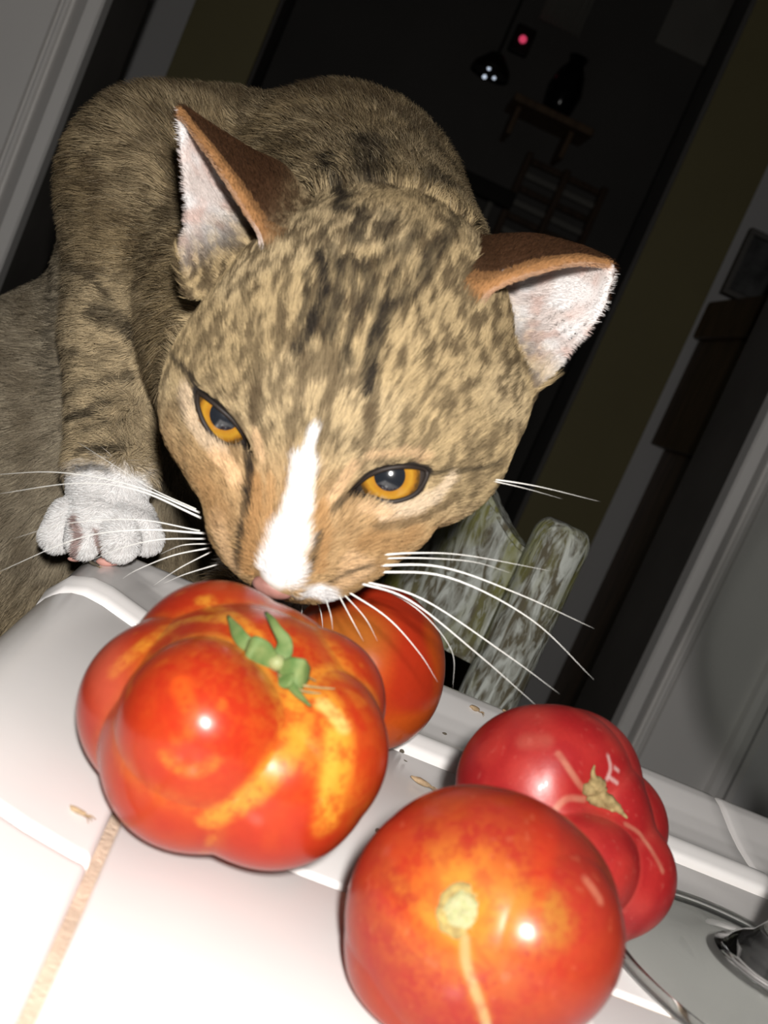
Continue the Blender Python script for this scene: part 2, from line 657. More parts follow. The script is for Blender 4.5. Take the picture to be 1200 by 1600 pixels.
def tomato(name, center, lobes, soft=0.0016, stem=None, dimple=0.0, dimple_r=0.012):
    """star-shaped union of lobes (centre, radius): creases where two lobes meet"""
    c = np.array(center)
    n = ICO[0]/np.linalg.norm(ICO[0], axis=1)[:, None]
    T = []
    for (p, r) in lobes:
        q = np.array(p)-c
        b = n @ q
        disc = b*b - q @ q + r*r
        T.append(np.where(disc > 0, b + np.sqrt(np.maximum(disc, 0)), 0.0))
    T = np.array(T)
    T = np.maximum(T, 0.002)
    mx = T.max(0)
    R = mx + soft*np.log(np.exp((T-mx)/soft).sum(0))*0.55
    st = np.sort(T, axis=0)
    crease = st[-1]-st[-2]
    P = c + n*R[:, None]
    sd = None
    if stem is not None:
        s = np.array(stem)
        sn = (s-c)/np.linalg.norm(s-c)
        sd = np.linalg.norm(n*np.linalg.norm(s-c) - (s-c), axis=1)
        P = P - (n*(dimple*np.exp(-(sd/dimple_r)**2))[:, None])
    # settles on the counter
    zmin = ZC+0.0006
    low = P[:, 2] < zmin+0.004
    z = P[low, 2]-zmin
    P[low, 2] = zmin + 0.004*np.exp((z-0.004)/0.004)*np.where(z < 0.004, 1, 1) - 0.004*math.exp(-4)*0
    P[:, 2] = np.maximum(P[:, 2], zmin)
    base = np.array([c[0], c[1], ZC])
    me = mesh_from(P-base, ICO[1])
    o = link(name, me, None, None, base)
    return o, me, P, n, crease, sd, T, c


RED = np.array([0.36, 0.024, 0.008])
ORANGE = np.array([0.44, 0.060, 0.008])
DEEP = np.array([0.25, 0.010, 0.011])
YEL = np.array([0.52, 0.21, 0.022])
GRN = np.array([0.34, 0.24, 0.03])


def mixc(a, b, f):
    return a*(1-f[:, None]) + b*f[:, None]


def lob(px, py, D, rpx):
    return (at(px, py, D), rpx*D/FPX)


def stroke_mask(P, pts, w, soft=0.5, taper=False):
    """1 near a 3D polyline, 0 away from it"""
    q = np.array(pts, float)
    c = bez(q, max(8, len(q)*10)) if len(q) > 2 else np.linspace(q[0], q[-1], 24)
    lo, hi = c.min(0)-w*2, c.max(0)+w*2
    idx = np.where(((P > lo) & (P < hi)).all(1))[0]
    m = np.zeros(len(P))
    if len(idx) == 0:
        return m
    best = np.full(len(idx), 9.0)
    bi = np.zeros(len(idx), int)
    for k, s in enumerate(c):
        d = np.linalg.norm(P[idx]-s, axis=1)
        b = d < best
        best[b] = d[b]
        bi[b] = k
    ww = w*np.ones(len(idx))
    if taper:
        t = bi/(len(c)-1)
        ww = w*(1-0.85*t)
    m[idx] = 1-sstep(ww*(1-soft), ww*(1+soft), best)
    return m


def surf(P, c, px, py):
    """point of a star-shaped surface seen at a measured photo point (nearest front vertex to the sight line)"""
    r = Fw + Rt*(px-600)/FPX - Up*(py-800)/FPX
    r = r/np.linalg.norm(r)
    q = P-CAM
    t = q @ r
    d = np.linalg.norm(q - t[:, None]*r, axis=1)
    near = d < 0.0012
    if not near.any():
        return P[np.argmin(d)]
    k = np.where(near)[0]
    return P[k[np.argmin(t[k])]]


# --- big lobed tomato under the cat's nose
Lc = at(372, 1130, 0.228)
lobesL = [lob(322, 1130, 0.2115, 131), lob(258, 1105, 0.231, 134), lob(335, 1035, 0.243, 128), lob(432, 1212, 0.219, 140),
          lob(478, 1170, 0.221, 128), lob(494, 1095, 0.236, 108), lob(302, 1184, 0.2185, 139), lob(415, 1055, 0.240, 108), lob(372, 1135, 0.228, 184)]
Lstem = at(441, 1036, 0.214)
o, me, P, n, cr, sd, T, c = tomato('heirloom_tomato', Lc, lobesL, 0.0026, Lstem, 0.0035, 0.010)
tag(o, 'large lobed red tomato with curled green calyx under the cat\'s nose', 'tomato')
me.materials.append(MAT['tomato'])
ns = 0.6*vnoise(P, 90, 3)+0.4*vnoise(P, 260, 2)
nf = 0.4*vnoise(P, 420, 4)+0.35*vnoise(P, 1100, 6)+0.25*vnoise(P, 2400, 7)
col = mixc(np.tile(RED*0.85, (len(P), 1)), ORANGE*0.85, 0.32*sstep(0.35, 0.75, ns))
near = np.exp(-(sd/0.016)**2)
near2 = np.exp(-(sd/0.017)**2)
cm = (1-sstep(0.0, 0.0030, cr))
col = mixc(col, YEL, np.clip(cm*(0.10+0.8*near2)*(0.35+0.8*sstep(0.25, 0.7, nf)), 0, 0.6))
col = mixc(col, YEL, np.clip(0.25*near*sstep(0.3, 0.7, nf), 0, 1))
for pts, wd, cc, st in (([(505, 1085), (530, 1120), (538, 1180), (528, 1240), (515, 1290)], 24, YEL, 0.8),
                        ([(525, 1130), (530, 1185), (520, 1230)], 11, GRN, 0.7),
                        ([(505, 1090), (540, 1125)], 12, np.array([0.58, 0.38, 0.12]), 0.7),
                        ([(460, 1080), (470, 1130), (440, 1200), (390, 1255), (330, 1290)], 17, YEL, 0.55),
                        ([(350, 960), (280, 965), (210, 1010), (175, 1040)], 14, YEL, 0.6),
                        ([(320, 930), (370, 960), (400, 985)], 16, YEL, 0.6),
                        ([(285, 1060), (290, 1120), (270, 1160)], 14, ORANGE*1.2, 0.5),
                        ([(250, 1190), (300, 1215), (340, 1200)], 12, YEL, 0.3)):
    q = [surf(P, c, *p) for p in pts]
    mk = stroke_mask(P, q, wd*0.21/FPX, 0.6)
    col = mixc(col, cc, np.clip(mk*st*(0.35+0.9*sstep(0.25, 0.65, nf)), 0, 0.92))
spk = sstep(0.80, 0.92, vnoise(P, 240, 9))
col = mixc(col, YEL, 0.22*spk)
col = mixc(col, np.array([0.45, 0.09, 0.05]), 0.55*stroke_mask(P, [surf(P, c, 160, 1010), surf(P, c, 165, 1090)], 40*0.22/FPX, 0.8))
set_color(me, col)
tomL, tomL_P = o, P
baseL = np.array(o.location)


def ribbon(pts, widths, thick=0.0006, nrm=None, n=14, curl=0.25):
    """a fleshy leaf-like strip along a curve"""
    c = bez(pts, n)
    wd = np.interp(np.linspace(0, 1, n), np.linspace(0, 1, len(widths)), widths)
    tang = np.gradient(c, axis=0)
    tang /= np.linalg.norm(tang, axis=1)[:, None]
    V, Fc = [], []
    m = 10
    for i in range(n):
        s = np.cross(tang[i], nrm)
        s /= np.linalg.norm(s)+1e-9
        up = np.cross(s, tang[i])
        for j in range(m):
            t = 2*pi*j/m
            V.append(c[i] + s*wd[i]*cos(t) + up*(thick*sin(t) + curl*wd[i]*cos(t)**2))
    for i in range(n-1):
        for j in range(m):
            j2 = (j+1) % m
            Fc.append((i*m+j, i*m+j2, (i+1)*m+j2, (i+1)*m+j))
    Fc.append(tuple(range(m-1, -1, -1)))
    Fc.append(tuple((n-1)*m+j for j in range(m)))
    return V, Fc


def rel_child(name, V, Fc, mat, parent, smooth=True):
    b = np.array(parent.location) if parent.parent is None else np.array(parent.parent.location)
    bm = bmesh.new()
    bm.from_mesh(mesh_from(np.array(V)-b, Fc))
    return link(name, bm_mesh(bm, smooth), mat, parent)


def sp(px, py, lift):
    p = surf(tomL_P, Lc, px, py)
    d = (CAM-p)/np.linalg.norm(CAM-p)
    return p + d*lift


vw = -Fw
hub = sp(436, 1028, 0.0012)
V, Fc = tube([hub-vw*0.003, hub+vw*0.0005, hub+vw*0.002+Up*0.0008], [0.0016, 0.0018, 0.0013], 10)
rel_child('stem', V, Fc, plain('stem_end', (0.22, 0.24, 0.10), 0.6), tomL)
for pts, wd in (([(432, 1030, .0008), (412, 1012, .0030), (400, 1004, .0036), (390, 998, .0022)], [0.0016, 0.0028, 0.0026, 0.0012]),
                ([(408, 1010, .0022), (385, 995, .0020), (370, 978, .0020), (358, 955, .0028)], [0.0012, 0.0016, 0.0014, 0.0003]),
                ([(434, 1026, .0012), (446, 1012, .0028), (451, 995, .0038), (440, 978, .0046), (429, 962, .0050), (421, 950, .0054)], [0.0016, 0.0019, 0.0015, 0.0010, 0.0008, 0.0003]),
                ([(440, 1036, .0010), (455, 1042, .0028), (470, 1046, .0034), (482, 1044, .0020)], [0.0016, 0.0032, 0.0034, 0.0016]),
                ([(442, 1040, .0004), (450, 1056, .0012), (456, 1066, .0010)], [0.0015, 0.0022, 0.0008]),
                ([(452, 1058, .0006), (468, 1076, .0010), (485, 1093, .0016)], [0.0010, 0.0008, 0.0002])):
    q = [sp(*p) for p in pts]
    V, Fc = ribbon(q, wd, 0.0006, vw)
    rel_child('sepal', V, Fc, MAT['green'], tomL)
for pts in (([(462, 1060, .0004), (490, 1064, .0010), (524, 1068, .0014)]), ([(466, 1052, .0004), (485, 1050, .0012), (498, 1056, .0016)]),
            ([(462, 1066, .0004), (480, 1072, .0010), (500, 1074, .0010)]), ([(440, 1046, .0004), (470, 1068, .0010), (495, 1074, .0012)])):
    V, Fc = tube(bez([sp(*p) for p in pts], 8), np.linspace(0.00035, 0.00012, 8), 6)
    rel_child('dry_fibre', V, Fc, MAT['dry'], tomL)

# --- round tomato with a corky scar
Fc_ = at(762, 1442, 0.203)
lobesF = [lob(757, 1440, 0.203, 193), lob(712, 1425, 0.203, 160), lob(826, 1462, 0.1945, 140), lob(738, 1402, 0.205, 160),
          lob(815, 1420, 0.205, 140), lob(690, 1490, 0.204, 142)]
Fstem = at(710, 1420, 0.1815)
o, me, P, n, cr, sd, T, c = tomato('round_tomato', Fc_, lobesF, 0.0030, Fstem, 0.0012, 0.006)
tag(o, 'round orange-red tomato with a corky yellow stem scar and a thin crack', 'tomato')
me.materials.append(MAT['tomato'])
ns = 0.6*vnoise(P, 80, 13)+0.4*vnoise(P, 240, 12)
nf = 0.4*vnoise(P, 320, 14)+0.35*vnoise(P, 1100, 16)+0.25*vnoise(P, 2400, 17)
col = mixc(np.tile(RED*np.array([0.68, 0.8, 1.5]), (len(P), 1)), ORANGE*0.62, 0.4*sstep(0.35, 0.7, ns))
ang = vnoise(np.c_[n*0.01+c*0], 900, 15)
col = mixc(col, YEL*np.array([0.72, 0.75, 0.9]), np.clip((np.exp(-(sd/(0.0075+0.006*(ang-0.4)))**2))*0.9, 0, 0.75))
col = mixc(col, YEL, np.clip(np.exp(-(sd/0.014)**2)*0.35*sstep(0.35, 0.6, nf), 0, 1))
rad = np.arctan2((n @ Up), (n @ Rt))
col = mixc(col, RED, 0.35*sstep(0.55, 0.8, vnoise(np.c_[np.cos(rad)*0.01, np.sin(rad)*0.01, sd*0.06], 420, 5)))
for pts, wd, cc, st in (([(716, 1465), (722, 1510), (735, 1550), (752, 1598), (765, 1640)], 7, np.array([0.34, 0.24, 0.12]), 0.95),
                        ([(716, 1465), (722, 1510), (735, 1550), (752, 1598)], 14, YEL*0.7, 0.3),
                        ([(820, 1420), (860, 1430)], 45, GRN*0.75, 0.32),
                        ([(925, 1370), (945, 1400)], 9, np.array([0.5, 0.2, 0.12]), 0.35)):
    mk = stroke_mask(P, [surf(P, c, *p) for p in pts], wd*0.19/FPX, 0.5)
    col = mixc(col, cc, np.clip(mk*st*(0.4+0.8*sstep(0.2, 0.6, nf)), 0, 0.95))
spk = sstep(0.86, 0.93, vnoise(P, 700, 19))
col = mixc(col, np.array([0.5, 0.2, 0.1]), 0.12*spk)
set_color(me, col)
tomF, tomF_P = o, P
s0 = surf(P, c, 711, 1424)
s1 = surf(P, c, 730, 1424)
s2 = surf(P, c, 711, 1400)
nn = (CAM-s0)/np.linalg.norm(CAM-s0)
nn = nn*0.6 + (s0-c)/np.linalg.norm(s0-c)*0.4
nn /= np.linalg.norm(nn)
ta = np.cross(nn, Up)
ta /= np.linalg.norm(ta)
tb = np.cross(nn, ta)


def scar(rx, hgt, seed, wob, nr=10, na=40):
    V, Fc = [], []
    for i in range(nr+1):
        rr = i/nr
        for j in range(na):
            t = 2*pi*j/na
            k = 1 + wob*(hash3(j // 2, 0, 0, seed)-0.5)*rr
            r = rx*rr*k
            z = hgt*(0.55 + 0.45*sin(rr*pi*1.2)) - (0.0016 if i == nr else 0) + 0.00035*(hash3(i, j, 1, seed)-0.5)
            V.append(s0 + ta*r*cos(t)*0.95 + tb*r*sin(t) + nn*z)
    for i in range(nr):
        for j in range(na):
            j2 = (j+1) % na
            Fc.append((i*na+j, i*na+j2, (i+1)*na+j2, (i+1)*na+j))
    return V, Fc


V, Fc = scar(0.0050, 0.00055, 3, 0.35)
rel_child('scar_rim', V, Fc, plain('scar_cork', (0.21, 0.15, 0.06), 0.9, 0.1, noise=0.6, nscale=900, col2=(0.34, 0.26, 0.09), bump=0.4, bscale=1500), tomF)
V, Fc = scar(0.0034, 0.00105, 5, 0.18)
rel_child('stem_scar', V, Fc, plain('scar_core', (0.27, 0.28, 0.13), 0.9, 0.1, noise=0.5, nscale=900, col2=(0.34, 0.31, 0.18), bump=0.4, bscale=1500), tomF)

# --- crimson ribbed tomato
Rc = at(885, 1290, 0.264)
lobesR = [lob(838, 1232, 0.266, 126), lob(893, 1217, 0.272, 107), lob(910, 1348, 0.248, 84), lob(963, 1366, 0.258, 92),
          lob(925, 1385, 0.260, 90), lob(850, 1300, 0.262, 118), lob(950, 1290, 0.276, 92), lob(890, 1290, 0.264, 128), lob(866, 1222, 0.264, 116)]
Rstem = at(945, 1240, 0.247)
o, me, P, n, cr, sd, T, c = tomato('ribbed_tomato', Rc, lobesR, 0.0018, Rstem, 0.0040, 0.008)
tag(o, 'dark crimson ribbed tomato with dry tan stem end beside the wine glass', 'tomato')
me.materials.append(MAT['tomato_matte'])
nf = vnoise(P, 420, 24)
col = mixc(np.tile(DEEP, (len(P), 1)), np.array([0.31, 0.021, 0.017]), sstep(0.3, 0.7, vnoise(P, 140, 23)))
PINK = np.array([0.42, 0.19, 0.12])
col = mixc(col, np.array([0.42, 0.06, 0.045]), 0.22*(1-sstep(0, 0.002, cr)))
for pts, wd, cc, st in (([(880, 1175), (900, 1205), (918, 1230), (935, 1245)], 5, PINK, 0.65),
                        ([(855, 1275), (890, 1255), (920, 1250)], 5, PINK, 0.6),
                        ([(985, 1285), (1010, 1305), (1030, 1335), (1042, 1360)], 4, PINK, 0.5),
                        ([(820, 1150), (850, 1150)], 14, PINK, 0.18)):
    mk = stroke_mask(P, [surf(P, c, *p) for p in pts], wd*0.25/FPX, 0.6, False)
    col = mixc(col, cc, np.clip(mk*st*(0.5+0.7*nf), 0, 0.95))
spk = sstep(0.80, 0.95, vnoise(P, 900, 29))
col = mixc(col, np.array([0.45, 0.12, 0.09]), 0.2*spk)
for pts in ([(958, 1180), (962, 1200), (955, 1222)], [(968, 1196), (974, 1206)], [(960, 1215), (972, 1222)]):
    mk = stroke_mask(P, [surf(P, c, *p) for p in pts], 3.0*0.25/FPX, 0.6)
    col = mixc(col, np.array([0.5, 0.4, 0.37]), 0.5*mk)
set_color(me, col)
tomR, tomR_P = o, P
for k, (pts, r0) in enumerate((([(920, 1232), (940, 1240), (962, 1252), (978, 1266)], 0.0018), ([(930, 1222), (945, 1236), (955, 1246)], 0.0020),
                               ([(935, 1192), (934, 1212), (938, 1230)], 0.0008), ([(945, 1240), (970, 1258), (985, 1272)], 0.0012),
                               ([(925, 1250), (945, 1250), (965, 1262)], 0.0012))):
    q = []
    for p in pts:
        s = surf(P, c, *p)
        q.append(s + (CAM-s)/np.linalg.norm(CAM-s)*(0.0004 + 0.0006*(k == 2)))
    rr = np.array([0.6, 1.0, 0.9, 0.5, 0.25])*r0
    cc_ = bez(q, 14)
    rads = np.interp(np.linspace(0, 1, 14), np.linspace(0, 1, 5), rr)*(0.75+0.5*RNG.random(14))
    if k == 2:
        rads = np.linspace(0.0002, 0.0010, 14)
    V, Fc = tube(cc_, rads, 8)
    rel_child('dry_stem_end' if k < 2 else 'dry_sepal', V, Fc, MAT['dry'], tomR)

# --- smooth orange tomato behind the big one
Bc = at(572, 1042, 0.335)
lobesB = [lob(570, 1040, 0.335, 113), lob(572, 1028, 0.337, 112), lob(580, 1062, 0.334, 100), lob(556, 1050, 0.334, 106)]
o, me, P, n, cr, sd, T, c = tomato('smooth_tomato', Bc, lobesB, 0.004)
tag(o, 'smooth orange-red tomato half hidden behind the big lobed one', 'tomato')
me.materials.append(MAT['tomato'])
col = mixc(np.tile(RED*np.array([1.0, 1.1, 1.0]), (len(P), 1)), ORANGE*np.array([1, 1.1, 1]), sstep(0.35, 0.65, vnoise(P, 60, 33)))
col = mixc(col, GRN, 0.35*stroke_mask(P, [surf(P, c, 520, 985), surf(P, c, 560, 985)], 45*0.31/FPX, 0.8))
set_color(me, col)

# ------------------------------------------------------------------ crumbs
spots = [(740, 1111, 'hop', 'tan dry husk with hair-like legs on the bullnose edge beside the chair post', 0.0020, 0.0065),
         (655, 1226, 'flat', 'pale dry husk lying on the tile between the tomatoes', 0.0022, 0.0),
         (627, 1176, 'round', 'small grey crumb in the grout joint beside the big tomato', 0.0009, -0.0005),
         (590, 1302, 'round', 'small dark crumb on the tile touching the round tomato', 0.0010, 0.0),
         (120, 1271, 'flat', 'small tan crumb on the white edge tile near the counter corner', 0.0014, 0.0018),
         (694, 1148, 'seed', 'tiny black seed on the white bullnose edge', 0.0007, 0.0030),
         (145, 884, 'flat', 'olive crumb at the toes of the white paw', 0.0015, 0.0088),
         (633, 1190, 'hook', 'tiny curled dark fibre on the tile beside the grout joint', 0.0006, 0.0),
         (787, 1113, 'round', 'tan crumb on the counter crest before the chair post', 0.0010, 0.0085)]


def cap_z(y, x):
    if y > AY:
        z = np.interp(YE-y, CREST[:, 0], CREST[:, 1]) + 0.0034*math.exp(-((y-AY-GR/2-0.0075)/0.0062)**2)
        if x < GX:
            z = max(z, np.interp(x-XL, CREST[:, 0], CREST[:, 1]))
        return float(z)
    if x < GX:
        return float(np.interp(x-XL, CREST[:, 0], CREST[:, 1]))
    return 0.0


for (px, py, kind, lab, r, z) in spots:
    p = on_z(px, py, ZC+z)
    for _ in range(12):
        p = on_z(px, py, ZC+cap_z(p[1], p[0]))
    v = ICO[0][:162].copy()
    vv, ff = ico(3)
    s = {'hop': (1.1, 0.65, 0.45), 'flat': (1.3, 0.6, 0.4), 'round': (0.9, 0.9, 0.6), 'seed': (1.2, 0.7, 0.5), 'hook': (1, 0.3, 0.3)}[kind]
    k = 1 + 0.5*(vnoise(vv+px, 1.6, 3)-0.5)
    vv = vv*np.array(s)*r*k[:, None]
    if kind == 'flat':
        vv[:, 0] += 0.25*r*np.sign(vv[:, 0])*(vv[:, 1] > 0)
    zm = vv[:, 2].min()
    o = link('crumb', mesh_from(vv-[0, 0, zm], ff), MAT['crumb_dark' if kind in ('seed', 'hook') or px in (590, 627, 145) else 'crumb'], None, p)
    o.location.z += 0.0001
    o.rotation_euler = (0, 0, -0.35)
    tag(o, lab, 'crumb', 'crumbs on the counter')
    if kind in ('hop', 'flat'):
        for q in range(3):
            a = (q-1)*0.6
            V, Fc = tube(bez([(0.9*s[0]*r, 0, r*0.3), (1.5*s[0]*r, a*r*0.8, r*0.5), (2.0*s[0]*r, a*r*1.7, r*0.1)], 6), np.linspace(0.00022, 0.00008, 6), 5)
            link('husk_hair', mesh_from(V, Fc), MAT['crumb'], o)

# ------------------------------------------------------------------ wine glass
GXc, GYc, GRr = 0.1690, 0.2545, 0.0475
wg = empty('wine_glass', (GXc, GYc, ZC))
tag(wg, 'clear stemmed wine glass standing on the white tiles', 'wine glass')
foot = [(0.0005, 0.0006), (GRr-0.002, 0.0006), (GRr-0.0004, 0.0012), (GRr, 0.0020), (GRr-0.0006, 0.0028), (GRr-0.003, 0.0032), (0.035, 0.0040), (0.024, 0.0056),
        (0.0165, 0.0085), (0.0135, 0.0100), (0.0128, 0.0118), (0.0112, 0.0132), (0.0088, 0.0150), (0.0066, 0.0190), (0.0052, 0.0250), (0.0044, 0.0340), (0.0040, 0.0480), (0.0042, 0.0600), (0.0055, 0.0680), (0.0005, 0.0685)]
V, Fc = lathe(foot[:8] + [(0.0170, 0.0080), (0.0005, 0.0078)], 72)
link('foot', bm_mesh((lambda b, m: (b.from_mesh(m), b)[1])(bmesh.new(), mesh_from(V, Fc)), True), MAT['thin_glass'], wg)
V, Fc = lathe([(0.0005, 0.0082)] + [(0.0160, 0.0084)] + foot[8:], 72)
link('stem', bm_mesh((lambda b, m: (b.from_mesh(m), b)[1])(bmesh.new(), mesh_from(V, Fc)), True), MAT['glass'], wg)
outer = [(0.0005, 0.0680), (0.006, 0.0690), (0.016, 0.0735), (0.028, 0.0830), (0.0375, 0.0970), (0.0420, 0.1130), (0.0420, 0.1300), (0.0395, 0.1500), (0.0365, 0.1680), (0.0350, 0.1780)]
inner = [(r-0.0012 if r > 0.002 else 0.0005, z+(0.0016 if z < 0.09 else 0.0004)) for (r, z) in outer]
prof = outer + [(outer[-1][0]-0.0006, 0.1787)] + inner[::-1]
V, Fc = lathe(prof, 72)
Vr, Fr = lathe([(GRr-0.0030, 0.0008), (GRr-0.0010, 0.0008), (GRr+0.0002, 0.0016), (GRr+0.0004, 0.0024), (GRr-0.0004, 0.0032), (GRr-0.0020, 0.0036), (GRr-0.0032, 0.0034), (GRr-0.0036, 0.0020), (GRr-0.0030, 0.0008)], 90)
link('foot_rim', mesh_from(Vr, Fr), MAT['glass'], wg)
link('bowl', bm_mesh((lambda b, m: (b.from_mesh(m), b)[1])(bmesh.new(), mesh_from(V, Fc)), True), MAT['thin_glass'], wg)

# ------------------------------------------------------------------ weathered chair tucked under the counter
CA = radians(25)
P0 = np.array([0.152, 0.553, 0.0])
chair = empty('weathered_chair', P0, 0)
tag(chair, 'weathered grey wooden chair with lichen-stained post and rail, behind the counter', 'chair')
chair.rotation_euler = (0, 0, -CA)          # local -x runs along the back to the other post, local -y towards the seat
CWID = 0.32


def round_post(x, y, z0, z1, r, dome=True, n=24):
    prof = [(0.0005, z0), (r*0.9, z0), (r, z0+0.004)]
    for z in np.linspace(z0+0.05, z1-0.02, 14):
        prof.append((r*(1+0.015*sin(z*31)), z))
    for t in np.linspace(0, pi/2, 8):
        prof.append((max(0.0005, r*(0.55+0.45*cos(t)) if t < 1.5 else 0.0005), z1-0.012+0.012*sin(t)))
    V, Fc = lathe(prof, n, (x, y, 0))
    bm = bmesh.new()
    bm.from_mesh(mesh_from(V, Fc))
    return bm_mesh(bm, True)


for xx in (0.0, -CWID):
    link('back_post', round_post(xx, 0, 0, ZC+0.0765, 0.0158), MAT['weathered'], chair)
zc = ZC
half = [(0.010, -0.0125), (0.030, -0.0120), (0.10, -0.0110), (CWID/2, -0.0105)]
top = [(0.010, 0.0545), (0.018, 0.0565), (0.0235, 0.0590), (0.030, 0.0630), (0.0346, 0.0665), (0.040, 0.0705), (0.0436, 0.0738), (0.0505, 0.0800), (0.062, 0.089), (0.08, 0.098), (0.12, 0.108), (CWID/2, 0.112)]
poly = [(-u, zc+z) for (u, z) in half] + [(-(CWID-u), zc+z) for (u, z) in half[::-1][1:]]
poly += [(-(CWID-u), zc+z) for (u, z) in top] + [(-u, zc+z) for (u, z) in top[::-1][1:]]
bm = bmesh.new()
fv = [bm.verts.new((u, -0.004, z)) for (u, z) in poly]
fc = bm.faces.new(fv)
ex = bmesh.ops.extrude_face_region(bm, geom=[fc])
for v in ex['geom']:
    if isinstance(v, bmesh.types.BMVert):
        v.co.y = 0.016
bmesh.ops.bevel(bm, geom=[e for e in bm.edges if abs(e.verts[0].co.y-e.verts[1].co.y) < 1e-6], offset=0.0025, segments=2, affect='EDGES')
link('crest_rail', bm_mesh(bm), MAT['weathered'], chair)
for zz in (0.52, 0.20):
    bm = box_bm(-CWID+0.012, -0.012, -0.008, 0.012, zz, zz+0.045, 0.003)
    link('back_rail', bm_mesh(bm), MAT['weathered'], chair)
for k in range(4):
    xx = -0.09 - k*(CWID-0.18)/3
    bm = box_bm(xx-0.014, xx+0.014, -0.004, 0.008, 0.562, ZC-0.012, 0.002)
    link('back_slat', bm_mesh(bm), MAT['weathered'], chair)
for xx in (-0.012, -CWID+0.012):
    link('front_leg', round_post(xx, -0.40, 0, 0.42, 0.018), MAT['weathered'], chair)
for k in range(5):
    y1 = -0.020 - k*0.083
    bm = box_bm(-CWID-0.006, 0.006, y1-0.079, y1, 0.42, 0.44, 0.003)
    link('seat_slat', bm_mesh(bm), MAT['weathered'], chair)
for xx in (-0.012, -CWID+0.012):
    bm = box_bm(xx-0.01, xx+0.01, -0.40, 0.0, 0.375, 0.418, 0.003)
    link('seat_rail', bm_mesh(bm), MAT['weathered'], chair)
SEAT = 0.44
# ------------------------------------------------------------------ the cat
HR = radians(19)
hx = cos(HR)*Rt - sin(HR)*Up
hy = sin(HR)*Rt + cos(HR)*Up
hz = -Fw
HO = at(480, 710, 0.262)


def hp(X, Y, Z):
    """head frame in millimetres: across the eyes, up the forehead, towards the viewer"""
    return HO + (hx*X + hy*Y + hz*Z)*0.001


def px(r, D):
    return r*D/FPX


PR = []          # (sdf, lo, hi, blend, op)


def sdf_ell(c, ax, r):
    c = np.array(c)
    A = np.array(ax)
    r = np.array(r, float)

    def f(x, y, z):
        d = [x-c[0], y-c[1], z-c[2]]
        k0 = 0
        k1 = 0
        for i in range(3):
            q = (d[0]*A[i][0] + d[1]*A[i][1] + d[2]*A[i][2])/r[i]
            k0 = k0 + q*q
            k1 = k1 + (q/r[i])**2
        k0 = np.sqrt(k0)
        return k0*(k0-1)/(np.sqrt(k1)+1e-9)
    m = r.max()
    return f, c-m, c+m


def sdf_cone(a, b, ra, rb):
    a = np.array(a)
    b = np.array(b)
    ba = b-a
    L2 = ba @ ba

    def f(x, y, z):
        p = (x-a[0], y-a[1], z-a[2])
        h = np.clip((p[0]*ba[0]+p[1]*ba[1]+p[2]*ba[2])/L2, 0, 1)
        return np.sqrt((p[0]-h*ba[0])**2+(p[1]-h*ba[1])**2+(p[2]-h*ba[2])**2) - (ra+(rb-ra)*h)
    m = max(ra, rb)
    return f, np.minimum(a, b)-m, np.maximum(a, b)+m


HAX = (hx, hy, hz)


def ell(c, r, k=0.008, ax=HAX):
    PR.append((*sdf_ell(c, ax, r), k, 'u'))


def hell(c, r, k=6, pitch=0):
    ax = HAX
    if pitch:
        a = radians(pitch)
        ax = (hx, cos(a)*hy+sin(a)*hz, -sin(a)*hy+cos(a)*hz)
    ell(hp(*c), np.array(r)*0.001, k*0.001, ax)


def cone(a, b, ra, rb, k=0.010):
    PR.append((*sdf_cone(a, b, ra, rb), k, 'u'))


# trunk, shoulders and flank (the cat stands upright with its feet on the chair seat)
sh_r = at(250, 285, 0.435)
back = at(525, 338, 0.440)
torso_top = at(335, 400, 0.485)
flank = at(95, 735, 0.525)
hip = np.array([flank[0]-0.005, 0.560, 0.640])
cone(back, torso_top, px(160, 0.44), px(160, 0.485), 0.012)
ell(sh_r, (px(126, 0.435),)*3, 0.014)
ell(at(375, 325, 0.455), (px(145, 0.455),)*3, 0.014)
cone(torso_top, flank + np.array([0.03, 0.005, 0.0]), 0.056, 0.064, 0.03)
ell(flank, (0.068, 0.068, 0.078), 0.03, ((1, 0, 0), (0, 1, 0), (0, 0, 1)))
cone(flank, hip, 0.068, 0.066, 0.03)
# hind legs on the seat
for s, xx in ((-1, hip[0]-0.045), (1, hip[0]+0.05)):
    h0 = np.array([xx, 0.555, 0.63])
    kn = np.array([xx+s*0.008, 0.500, 0.545])
    hk = np.array([xx+s*0.005, 0.585, 0.500])
    ft = np.array([xx+s*0.004, 0.565, SEAT+0.016])
    to = np.array([xx+s*0.004, 0.505, SEAT+0.0135])
    cone(h0, kn, 0.042, 0.030, 0.015)
    cone(kn, hk, 0.026, 0.014, 0.010)
    cone(hk, ft, 0.0135, 0.0135, 0.008)
    cone(ft, to, 0.0135, 0.0125, 0.006)
    for q in (-1.5, -0.5, 0.5, 1.5):
        cone(to+np.array([q*0.006, 0, -0.003]), to+np.array([q*0.008, -0.016, -0.004]), 0.0075, 0.0068, 0.003)
# tail hanging behind
tl = bez([hip+[-0.03, 0.03, -0.03], hip+[-0.07, 0.04, -0.10], hip+[-0.095, 0.0, -0.155], hip+[-0.09, -0.05, -0.175]], 7)
for i in range(6):
    cone(tl[i], tl[i+1], 0.019-0.0018*i, 0.019-0.0018*(i+1), 0.008)
